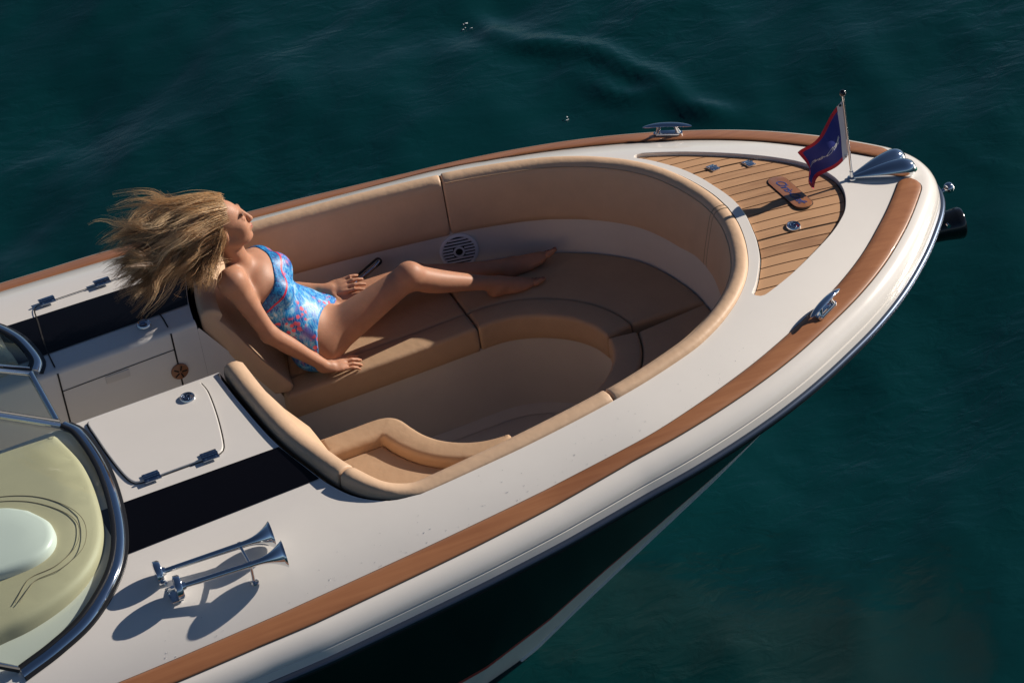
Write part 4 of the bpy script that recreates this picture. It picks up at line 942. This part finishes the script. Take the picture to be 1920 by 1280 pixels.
# joints (boat frame)
hipR, hipL = A3(-0.735, 0.492, 0.705), A3(-0.685, 0.660, 0.70)
knR, knL = A3(-0.318, 0.50, 0.862), A3(-0.250, 0.680, 0.722)
anR, anL = A3(0.065, 0.525, 0.652), A3(0.170, 0.635, 0.640)
shR, shL = A3(-1.050, 0.462, 1.148), A3(-0.868, 0.700, 1.040)
elR, elL = A3(-0.965, 0.395, 0.900), A3(-0.805, 0.775, 0.82)
wrR, wrL = A3(-0.765, 0.380, 0.660), A3(-0.625, 0.685, 0.805)
pel = A3(-0.715, 0.565, 0.715); mid = (shR+shL)/2
HF, HU0 = unit((0.97, -0.05, 0.19)), A3(-0.19, 0.07, 0.98); HU = unit(HU0-HF*(HU0@HF)); HS = np.cross(HU, HF)   # face, crown, left
hc = A3(-1.020, 0.552, 1.368)
def torso(F):
    up = unit(mid-pel); 
    secs = [(0.00, 0.155, 0.105, 0.00), (0.16, 0.160, 0.108, 0.10), (0.30, 0.142, 0.092, 0.22), (0.46, 0.122, 0.082, 0.40), (0.62, 0.128, 0.092, 0.62), (0.78, 0.142, 0.104, 0.85), (0.92, 0.140, 0.096, 1.0)]
    sp, ss = unit(hipL-hipR), unit(shL-shR)
    for t, a, b, tw in secs:
        c = pel+(mid-pel)*t; s_ = unit(sp*(1-tw)+ss*tw); s_ = unit(s_-up*(s_@up)); n_ = np.cross(s_, up)
        c = c-n_*0.018*math.sin(math.pi*t)+n_*0.0
        F.ell(c, (s_, up, n_), (a, 0.085, b), 0.05)
    s_ = unit(ss-up*(ss@up)); n_ = np.cross(s_, up); ch = pel+(mid-pel)*0.76
    for q in (-1, 1): F.ell(ch+s_*0.068*q+n_*0.070-up*0.012, (s_, up, n_), (0.058, 0.060, 0.046), 0.035)
    return up, s_, n_
def hand(F, wr, d, up_, tip_bend, side, spread=1.0, sc=1.0):
    """wr wrist, d finger direction, up_ back-of-hand normal, side=+1 thumb on the d x up side"""
    d = unit(d); up_ = unit(up_-d*(up_@d)); r_ = np.cross(d, up_)*side
    pc = wr+d*0.048*sc
    F.ell(wr+d*0.042*sc, (d, r_, up_), (0.050*sc, 0.036*sc, 0.0135*sc), 0.015)
    F.cone(wr-d*0.02, wr+d*0.02, 0.022, 0.021, 0.012)
    for k, (off, L, r) in enumerate([(0.029, 0.072, 0.0082), (0.010, 0.080, 0.0086), (-0.010, 0.075, 0.0083), (-0.028, 0.060, 0.0074)]):
        b = wr+d*0.080*sc+r_*off*sc; f_ = unit(d+r_*off*3.2*spread); dn = -up_
        j1 = b+f_*L*0.45*sc+up_*0.004; j2 = j1+unit(f_+dn*tip_bend*(0.8+0.12*k))*L*0.32*sc; j3 = j2+unit(f_+dn*tip_bend*(1.3+0.12*k))*L*0.28*sc
        F.cone(b-f_*0.02, b, r*1.15, r*1.1, 0.008); F.cone(b, j1, r*1.08, r, 0.003); F.cone(j1, j2, r, r*0.94, 0.002); F.cone(j2, j3, r*0.94, r*0.78, 0.002)
    tb = wr+d*0.018*sc+r_*0.026*sc; t1 = tb+unit(d*0.62+r_*0.8-up_*0.25)*0.040*sc; t2 = t1+unit(d*0.85+r_*0.45-up_*0.3)*0.034*sc
    F.cone(tb-r_*0.01, tb, 0.014, 0.0135, 0.01); F.cone(tb, t1, 0.0125, 0.010, 0.005); F.cone(t1, t2, 0.010, 0.0075, 0.002)
def foot(F, an, d, sole, side):
    d = unit(d); sole = unit(sole-d*(sole@d)); r_ = np.cross(d, sole)*side                # r_ towards the big toe
    he = an+sole*0.022-d*0.026
    F.ell(he, (d, r_, sole), (0.034, 0.028, 0.028), 0.025)
    F.chain([an+sole*0.002, an+d*0.05+sole*0.020, an+d*0.11+sole*0.036], [0.036, 0.034, 0.026], 0.02)
    F.ell(an+d*0.085+sole*0.040, (d, r_, sole), (0.075, 0.036, 0.018), 0.02)
    for k in range(5):
        b = an+d*(0.148-0.007*k)+r_*(0.026-0.0135*k)+sole*0.040; r = (0.0125, 0.0092, 0.0088, 0.0082, 0.0078)[k]
        F.cone(b, b+d*(0.034-0.004*k)-sole*0.006, r, r*0.85, 0.004)
def build_person():
    h = 0.004; F = Field((-1.24, 0.30, 0.56), (0.42, 0.86, 1.58), h)
    up, ss, cn = torso(F)
    # neck, shoulders, collar
    nb = mid+up*0.035-cn*0.012; F.cone(nb-up*0.03, hc-HU*0.075-HF*0.012, 0.054, 0.047, 0.035)
    for s_ in (shR, shL):
        F.cone(nb-up*0.01, s_+up*0.012, 0.046, 0.040, 0.03); F.cone(nb-up*0.02+cn*0.035, s_+cn*0.012+up*0.018, 0.011, 0.011, 0.012)
    for q in (-1, 1): F.cone(nb+ss*0.010*q+cn*0.045-up*0.02, hc-HU*0.05+ss*0.045*q-HF*0.02, 0.009, 0.012, 0.02)   # neck muscles
    # arms; forearms and hands keep apart from the body they rest against
    Fa = Field((-1.24, 0.30, 0.56), (0.42, 0.86, 1.58), h)
    for s_, e_, w_ in ((shR, elR, wrR), (shL, elL, wrL)):
        F.ell(s_, (ss, up, cn), (0.052, 0.056, 0.054), 0.04)
        F.chain([s_, s_*0.7+e_*0.3], [0.051, 0.047], 0.03)
        Fa.chain([s_*0.7+e_*0.3, s_*0.35+e_*0.65, e_], [0.047, 0.041, 0.036], 0.02)
        Fa.chain([e_, e_*0.72+w_*0.28, e_*0.35+w_*0.65, w_], [0.037, 0.038, 0.030, 0.0235], 0.02)
    hand(Fa, wrR, A3(0.95, 0.04, -0.22), A3(0.15, -0.30, 0.92), 0.34, -1, 0.8)
    hand(Fa, wrL, A3(0.98, -0.18, 0.02), A3(-0.05, -0.45, 0.88), 0.30, 1, 1.3)
    # legs
    F.ell(hipR+A3(-0.03, -0.015, -0.015), (A3(1, 0, 0), A3(0, 1, 0), A3(0, 0, 1)), (0.102, 0.074, 0.092), 0.05)
    F.ell(hipL+A3(-0.03, 0.015, -0.01), (A3(1, 0, 0), A3(0, 1, 0), A3(0, 0, 1)), (0.102, 0.076, 0.090), 0.05)
    for hp, kn, an in ((hipR, knR, anR), (hipL, knL, anL)):
        th = kn-hp
        F.chain([hp, hp+th*0.3, hp+th*0.65, kn], [0.088, 0.079, 0.065, 0.053], 0.04)
        F.ell(kn+A3(0.0, 0, 0.012), (unit(th), A3(0, 1, 0), np.cross(unit(th), A3(0, 1, 0))), (0.05, 0.046, 0.046), 0.025)
        sh = an-kn; bk = unit(A3(-0.45, 0, -1))
        F.chain([kn, kn+sh*0.28+bk*0.012, kn+sh*0.6+bk*0.006, kn+sh*0.85, an], [0.052, 0.054, 0.043, 0.033, 0.033], 0.025)
    foot(F, anR, A3(0.95, 0.02, -0.02), A3(0.25, -0.25, -0.9), -1)
    foot(F, anL, A3(0.90, 0.02, 0.25), A3(0.45, -0.35, -0.8), -1)
    hh = np.clip(0.5+0.5*(F.f-Fa.f)/0.006, 0, 1); F.f = F.f*(1-hh)+Fa.f*hh-0.006*hh*(1-hh)
    # head
    ax = (HF, HS, HU)
    F.ell(hc+HU*0.030-HF*0.018, ax, (0.096, 0.076, 0.086), 0.03)          # skull
    F.ell(hc-HU*0.022+HF*0.032, ax, (0.060, 0.061, 0.088), 0.03)          # face
    F.ell(hc-HU*0.078+HF*0.058, ax, (0.030, 0.030, 0.026), 0.03)          # jaw
    F.ell(hc-HU*0.098+HF*0.078, ax, (0.017, 0.019, 0.016), 0.015)         # chin
    for q in (-1, 1):
        F.cone(hc-HU*0.05-HF*0.012+HS*0.052*q, hc-HU*0.088+HF*0.055+HS*0.022*q, 0.019, 0.019, 0.03)
        F.ell(hc-HU*0.030+HF*0.058+HS*0.034*q, ax, (0.026, 0.025, 0.030), 0.03)   # cheek
        F.ell(hc+HU*0.008+HF*0.094+HS*0.031*q, ax, (0.013, 0.019, 0.012), 0.010, True)   # socket
        F.ell(hc+HU*0.004+HF*0.0775+HS*0.031*q, ax, (0.0125, 0.0155, 0.011), 0.004)      # closed lid
        F.ell(hc+HU*0.026+HF*0.085+HS*0.028*q, ax, (0.010, 0.024, 0.008), 0.012)  # brow ridge
        F.ell(hc-HU*0.012-HF*0.018+HS*0.074*q, ax, (0.018, 0.008, 0.029), 0.008)  # ear
    F.cone(hc+HU*0.018+HF*0.090, hc-HU*0.030+HF*0.111, 0.008, 0.0105, 0.009)     # nose
    F.ell(hc-HU*0.034+HF*0.106, ax, (0.011, 0.0135, 0.008), 0.006)
    F.ell(hc-HU*0.056+HF*0.088, ax, (0.014, 0.022, 0.020), 0.012)
    F.ell(hc-HU*0.0555+HF*0.1005, ax, (0.0075, 0.017, 0.0052), 0.003)      # lips
    F.ell(hc-HU*0.0665+HF*0.0985, ax, (0.0080, 0.0155, 0.0060), 0.003)
    V, Q = F.mesh(); V = relax(V, Q, 2, 0.5)
    # smooth limbs and trunk further; leave face, fingers and toes crisp
    far = np.minimum.reduce([np.linalg.norm(V-hc, axis=1)-0.13]+[np.linalg.norm(V-(w_+A3(0.09, 0, -0.01)), axis=1)-0.115 for w_ in (wrR, wrL)]+[np.linalg.norm(V-(a_+A3(0.15, 0, 0)), axis=1)-0.10 for a_ in (anR, anL)])
    wt = np.clip(far/0.03, 0, 1)[:, None]; V = V*(1-wt)+relax(V, Q, 24, 0.5)*wt
    person = tag(empty('person', (-0.72, 0.56, 0.60)), 'person with long blond hair reclining in a blue floral swimsuit on the port bow seat', 'person')
    off = A3(-0.72, 0.56, 0.60)
    o = mesh_obj('body', V-off, Q, M['skin'], person)
    # colour attribute: lips, lids and nails have their own colour
    def near(c, axs, r): q = sum((((V-c)@a)/rr)**2 for a, rr in zip(axs, r)); return np.clip(1.25-q, 0, 1)
    lip = np.maximum(near(hc-HU*0.056+HF*0.104, ax, (0.011, 0.021, 0.0065)), near(hc-HU*0.0665+HF*0.102, ax, (0.011, 0.018, 0.0072)))
    brow = np.zeros(len(V))
    for q in (-1, 1):
        brow = np.maximum(brow, near(hc+HU*0.0285+HF*0.086+HS*0.034*q, ax, (0.03, 0.024, 0.0042))*0.8)
        brow = np.maximum(brow, near(hc-HU*0.0055+HF*0.086+HS*0.031*q, ax, (0.02, 0.016, 0.0024)))
    nail = np.zeros(len(V))
    for an, d, so in ((anR, A3(0.95, 0.02, -0.02), A3(0.25, -0.25, -0.9)), (anL, A3(0.90, 0.02, 0.25), A3(0.45, -0.35, -0.8))):
        d = unit(d); so = unit(so-d*(so@d)); r_ = -np.cross(d, so)
        for k in range(5):
            b = an+d*(0.148-0.007*k+0.034-0.004*k)+r_*(0.026-0.0135*k)+so*0.028
            nail = np.maximum(nail, np.clip(1.5-np.linalg.norm(V-b, axis=1)/0.008, 0, 1))
    ca = o.data.color_attributes.new('tint', 'FLOAT_COLOR', 'POINT')
    ca.data.foreach_set('color', np.stack([lip, brow, nail, np.ones(len(V))], 1).astype(np.float32).ravel())
    # swimsuit: a shell just outside the torso, cut along a one-shoulder neckline and high leg openings
    G = Field((-1.16, 0.34, 0.58), (-0.52, 0.82, 1.22), 0.004)
    torso(G)
    G.ell(hipR+A3(-0.03, -0.015, -0.015), (A3(1, 0, 0), A3(0, 1, 0), A3(0, 0, 1)), (0.102, 0.074, 0.092), 0.05)
    G.ell(hipL+A3(-0.03, 0.015, -0.01), (A3(1, 0, 0), A3(0, 1, 0), A3(0, 0, 1)), (0.102, 0.076, 0.090), 0.05)
    for hp, kn in ((hipR, knR), (hipL, knL)): G.cone(hp, hp+(kn-hp)*0.3, 0.090, 0.083, 0.04)
    G.cone(nb-up*0.01, shL+up*0.012, 0.046, 0.040, 0.03); G.ell(shL, (ss, up, cn), (0.050, 0.054, 0.052), 0.04)
    ax_ = [G.lo[k]+G.h*np.arange(G.n[k]) for k in range(3)]; X, Y, Z = np.meshgrid(*ax_, indexing='ij'); PP = np.stack([X, Y, Z], -1)
    pa = shL-ss*0.092+up*0.05+cn*0.03; pb = pel+(mid-pel)*0.85-ss*0.135        # strap on the left shoulder -> under the right arm
    ln = unit(pb-pa); nn = unit(np.cross(ln, cn))
    if nn@(shR-pb) < 0: nn = -nn
    neck = (PP-pa)@nn
    arm = 0.060-np.linalg.norm(PP-(shL+ss*0.045-up*0.02), axis=-1)             # left arm hole
    cut = np.maximum(neck, arm)
    for hp, kn, q in ((hipR, knR, -1), (hipL, knL, 1)):
        t = unit(unit(kn-hp)*0.75+A3(0, q*0.55, 0)+A3(0, 0, -0.22)); c0 = hp+unit(kn-hp)*0.012+A3(0, q*0.028, 0)
        cut = np.maximum(cut, (PP-c0)@t)
    G.f = np.maximum(G.f-0.0045, cut.astype(np.float32))
    V2, Q2 = G.mesh(); V2 = relax(V2, Q2, 2, 0.4)
    s2 = mesh_obj('swimsuit', V2-off, Q2, M['suit'], person)
    at = s2.data.attributes.new('neck', 'FLOAT', 'POINT'); at.data.foreach_set('value', (-((V2-pa)@nn)).astype(np.float32))
    return person, off, F
def skin_material():
    m = mat('tanned_skin', (0.50, 0.25, 0.155), 0.50, sss=0.2, var=(14, 0.13), bump=(220, 0.06, 3), spec=0.32); n = m.node_tree.nodes; l = m.node_tree.links; b = n['Principled BSDF']
    at = n.new('ShaderNodeVertexColor'); at.layer_name = 'tint'; sp = n.new('ShaderNodeSeparateColor'); l.new(at.outputs[0], sp.inputs[0])
    src = b.inputs['Base Color'].links[0].from_socket
    for ch, col in (('Red', (0.42, 0.13, 0.12)), ('Green', (0.10, 0.05, 0.03)), ('Blue', (0.12, 0.02, 0.03))):
        mx = n.new('ShaderNodeMix'); mx.data_type = 'RGBA'; l.new(sp.outputs[ch], mx.inputs[0]); l.new(src, mx.inputs[6]); mx.inputs[7].default_value = (*col, 1); src = mx.outputs[2]
    l.new(src, b.inputs['Base Color']); return m
M['skin'] = skin_material()
def suit_material():
    m = mat('floral_lycra', (0.02, 0.3, 0.6), 0.42, bump=(500, 0.08, 2)); n = m.node_tree.nodes; l = m.node_tree.links; b = n['Principled BSDF']; tc = n['Texture Coordinate']
    def ramp(src, els):
        r = n.new('ShaderNodeValToRGB'); e = r.color_ramp.elements
        while len(e) < len(els): e.new(0.5)
        for k, (p, c) in enumerate(els): e[k].position = p; e[k].color = (*c, 1)
        l.new(src, r.inputs[0]); return r.outputs[0]
    def noise(sc, det, dist, loc=0.0):
        mp = n.new('ShaderNodeMapping'); mp.inputs['Location'].default_value = (loc, loc*0.7, loc*1.3); l.new(tc.outputs['Object'], mp.inputs[0])
        t = n.new('ShaderNodeTexNoise'); t.inputs['Scale'].default_value = sc; t.inputs['Detail'].default_value = det; t.inputs['Distortion'].default_value = dist; l.new(mp.outputs[0], t.inputs['Vector']); return t.outputs['Fac']
    base = ramp(noise(16, 3, 1.6), [(0.32, (0.004, 0.07, 0.36)), (0.45, (0.006, 0.19, 0.62)), (0.55, (0.02, 0.36, 0.76)), (0.67, (0.50, 0.72, 0.86))])
    wv = n.new('ShaderNodeTexWave'); wv.inputs['Scale'].default_value = 26; wv.inputs['Distortion'].default_value = 9; wv.inputs['Detail'].default_value = 2; wv.inputs['Detail Scale'].default_value = 1.5; l.new(tc.outputs['Object'], wv.inputs['Vector'])
    frond = ramp(wv.outputs['Fac'], [(0.62, (0, 0, 0)), (0.80, (1, 1, 1))]); fm = n.new('ShaderNodeMath'); fm.operation = 'MULTIPLY'; fm.inputs[1].default_value = 0.42; l.new(frond, fm.inputs[0])
    def mix(f, a, col):
        mx = n.new('ShaderNodeMix'); mx.data_type = 'RGBA'; l.new(f, mx.inputs[0]); l.new(a, mx.inputs[6])
        if isinstance(col, tuple): mx.inputs[7].default_value = (*col, 1)
        else: l.new(col, mx.inputs[7])
        return mx.outputs[2]
    c = mix(fm.outputs[0], base, (0.30, 0.58, 0.82))
    c = mix(ramp(noise(11, 1.5, 0.6, 3.1), [(0.63, (0, 0, 0)), (0.70, (1, 1, 1))]), c, (0.22, 0.14, 0.52))
    vo = n.new('ShaderNodeTexVoronoi'); vo.inputs['Scale'].default_value = 46; l.new(tc.outputs['Object'], vo.inputs['Vector'])
    spots = ramp(vo.outputs['Distance'], [(0.36, (1, 1, 1)), (0.48, (0, 0, 0))]); reg = ramp(noise(7.5, 2, 0.4, 7.7), [(0.54, (0, 0, 0)), (0.60, (1, 1, 1))])
    mm = n.new('ShaderNodeMath'); mm.operation = 'MULTIPLY'; l.new(spots, mm.inputs[0]); l.new(reg, mm.inputs[1])
    c = mix(mm.outputs[0], c, (0.80, 0.13, 0.20))
    at = n.new('ShaderNodeAttribute'); at.attribute_name = 'neck'
    bandc = ramp(noise(60, 2, 1.5), [(0.42, (0.005, 0.07, 0.28)), (0.60, (0.02, 0.27, 0.58))])
    lt = n.new('ShaderNodeMath'); lt.operation = 'LESS_THAN'; lt.inputs[1].default_value = 0.046; l.new(at.outputs['Fac'], lt.inputs[0]); c2 = mix(lt.outputs[0], c, bandc)
    cm = n.new('ShaderNodeMath'); cm.operation = 'COMPARE'; cm.inputs[1].default_value = 0.046; cm.inputs[2].default_value = 0.0045; l.new(at.outputs['Fac'], cm.inputs[0]); c2 = mix(cm.outputs[0], c2, (0.62, 0.02, 0.06))
    l.new(c2, b.inputs['Base Color']); return m
M['suit'] = suit_material()
person, POFF, BODY = build_person()
def hair_material():
    m = mat('blond_hair', (0.4, 0.26, 0.14), 0.38, spec=0.6); n = m.node_tree.nodes; l = m.node_tree.links; b = n['Principled BSDF']
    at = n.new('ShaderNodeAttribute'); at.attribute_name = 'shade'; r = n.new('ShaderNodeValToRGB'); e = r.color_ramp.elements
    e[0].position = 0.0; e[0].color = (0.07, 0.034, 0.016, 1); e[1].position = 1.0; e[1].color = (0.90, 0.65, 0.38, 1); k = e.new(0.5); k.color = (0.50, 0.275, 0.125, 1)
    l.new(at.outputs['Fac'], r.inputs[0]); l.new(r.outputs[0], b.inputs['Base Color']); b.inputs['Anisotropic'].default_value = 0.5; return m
def build_hair():
    r = np.random.default_rng(11); V = []; Fc = []; S = []; kk = 0
    sc_ = hc+HU*0.030-HF*0.018
    KV = r.normal(size=(6, 3)); KV = KV/np.linalg.norm(KV, axis=1)[:, None]*r.uniform(26, 70, 6)[:, None]; KA = r.normal(size=(6, 3)); KP = r.uniform(0, 6.28, 6)
    def turb(p, ph): return sum(KA[i]*math.sin(KV[i]@p+KP[i]+ph) for i in range(6))*0.5
    def push(p, k=1.0):
        q = p-sc_; ql = math.sqrt(((q@HF)/0.101)**2+((q@HS)/0.083)**2+((q@HU)/0.093)**2)
        return sc_+q/ql*k if ql < k else p
    for lock in range(520):
        while True:                                                        # root on the scalp, behind the hairline
            u = r.normal(size=3); u /= np.linalg.norm(u); f_, s_, up_ = u
            if up_ < -0.55 or f_ > 0.40+0.30*max(0, up_) or (f_ > 0.10 and up_ < 0.28): continue
            if lock % 5 == 0 and (s_ > -0.1 or up_ > 0.25 or f_ > 0.05): continue
            break
        p = sc_+HF*f_*0.102+HS*s_*0.083+HU*up_*0.093; nrm = unit(HF*f_/0.1+HS*s_/0.08+HU*up_/0.09)
        t0 = -HF+HU*(-0.15 if f_ < 0 else 0.12)+HS*0.05*s_
        if lock % 5 == 0: t0 = -HU-HF*0.6
        d = unit(t0-nrm*(t0@nrm)+nrm*0.22)
        wd = unit(A3(-1.0, r.normal(-0.05, 0.20)+0.14*s_, min(0.02, r.normal(-0.32, 0.25)+0.10*up_)))
        if lock % 5 == 0: wd = unit(A3(-r.uniform(0.35, 0.95), r.normal(-0.05, 0.2), -1.0))
        if lock % 11 == 0: wd = unit(A3(-1.0, r.normal(0, 0.15), r.normal(-0.02, 0.08)))
        L = r.uniform(0.25, 0.50) if lock % 5 else r.uniform(0.18, 0.30); ns = 20; ds = L/ns; ph = r.normal(0, 0.55); am = r.uniform(0.5, 1.3); P = [p]
        for i in range(ns):
            t = i/ns; w_ = min(1.0, max(0.0, (t-0.12)/0.3)); nz = turb(p, ph)*am*w_
            d = unit(d*0.72+0.28*(wd*(0.35+0.65*w_)+(unit(t0-nrm*(t0@nrm)))*(1-w_)*0.9+nz)); p = push(p+d*ds, 1.0); P.append(p)
        base = crom(np.array(P)[::2], n=19); m_ = len(base)
        sh0 = float(np.clip(r.normal(0.46, 0.26)+(0.40 if f_ > 0.05 else 0.0)+(0.12 if up_ > 0.5 else 0), 0.02, 1))  # front and crown locks lighter: sunlight put into the hair tone
        T = np.gradient(base, axis=0); T /= np.linalg.norm(T, axis=1)[:, None]+1e-9; e1 = np.cross(T, A3(0.1, 0.2, 1)); e1 /= np.linalg.norm(e1, axis=1)[:, None]+1e-9; e2 = np.cross(T, e1); t = np.linspace(0, 1, m_)[:, None]
        for st in range(22):
            o1 = r.normal(size=2)*0.0066; fly = r.random() < 0.14; g_ = r.uniform(0.8, 1.5) if not fly else r.uniform(1.6, 5.0)
            rad_ = np.interp(t, [0, 0.25, 0.7, 1], [1.25, 1.35, 1.0*g_, 0.75*g_]); tw = t*r.uniform(1.0, 3.0)+r.normal(0, 0.3)
            P = base+(e1*(o1[0]*np.cos(tw)-o1[1]*np.sin(tw))+e2*(o1[0]*np.sin(tw)+o1[1]*np.cos(tw)))*rad_+(e1*np.sin(t*r.uniform(7, 15)+st)+e2*np.cos(t*r.uniform(7, 15)+st*1.7))*0.0022*t
            P = P[:max(9, int(m_*r.uniform(0.74, 1.0)))]; q = P-sc_; ql = np.sqrt(((q@HF)/0.100)**2+((q@HS)/0.081)**2+((q@HU)/0.091)**2); mk = ql < 1.0
            P = np.where(mk[:, None], sc_+q/np.maximum(ql, 0.3)[:, None], P)
            Ts = np.gradient(P, axis=0); Ts /= np.linalg.norm(Ts, axis=1)[:, None]+1e-9; w1 = np.cross(Ts, FWDn); w1 /= np.linalg.norm(w1, axis=1)[:, None]+1e-9; w2 = np.cross(Ts, w1)
            rad = np.interp(np.linspace(0, 1, len(P)), [0, 0.1, 0.7, 1], [0.0008, 0.0009, 0.0007, 0.0002])[:, None]*r.uniform(0.7, 1.2)
            mm = len(P); ring = np.stack([P+w1*rad, P-w1*rad*0.5+w2*rad*0.87, P-w1*rad*0.5-w2*rad*0.87], 1).reshape(-1, 3)
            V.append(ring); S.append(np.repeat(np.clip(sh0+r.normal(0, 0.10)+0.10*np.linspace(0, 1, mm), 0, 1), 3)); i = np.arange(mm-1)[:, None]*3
            for a, b in ((0, 1), (1, 2), (2, 0)): Fc.append(kk+np.hstack([i+a, i+b, i+3+b, i+3+a]))
            kk += len(ring)
    V = np.vstack(V)-POFF; Fq = np.vstack(Fc); S = np.concatenate(S)
    me = bpy.data.meshes.new('hair'); me.vertices.add(len(V)); me.vertices.foreach_set('co', V.astype(np.float32).ravel())
    me.loops.add(Fq.size); me.loops.foreach_set('vertex_index', Fq.astype(np.int32).ravel()); me.polygons.add(len(Fq))
    me.polygons.foreach_set('loop_start', np.arange(0, Fq.size, 4, dtype=np.int32)); me.polygons.foreach_set('use_smooth', [True]*len(Fq)); me.update(calc_edges=True)
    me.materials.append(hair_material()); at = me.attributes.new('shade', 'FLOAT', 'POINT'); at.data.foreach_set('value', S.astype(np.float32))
    o = bpy.data.objects.new('hair', me); COL.objects.link(o); o.parent = person
    # close layer of hair lying on the skull
    rows = []
    for th in np.linspace(0, math.pi, 22):
        row = []
        for a in np.linspace(0, 2*math.pi, 36, endpoint=False):
            d = A3(math.cos(th), math.sin(th)*math.cos(a), math.sin(th)*math.sin(a)); row.append(d)
        rows.append(row)
    vv = []; ok = []
    for row in rows:
        for d in row:
            f_ = -d[0]; s_ = d[1]; up_ = d[2]; keep = not (f_ > 0.36+0.42*max(0, up_) or (f_ > 0.10 and up_ < 0.22) or up_ < -0.75)
            sc = 1.0 if keep else 0.93
            vv.append(hc+HU*0.030-HF*0.018+HF*f_*0.0985*sc+HS*s_*0.079*sc+HU*up_*0.0885*sc-POFF)
    mb = MB(); mb.grid([[vv[i*36+j] for j in range(36)] for i in range(22)], closed=True)
    hm = mat('hair_roots', (0.22, 0.135, 0.075), 0.6, bump=(60, 0.4, 4))
    o2 = mb.build('hair_cap', hm, None); o2.parent = person
FWDn = np.array(FWD)
build_hair()
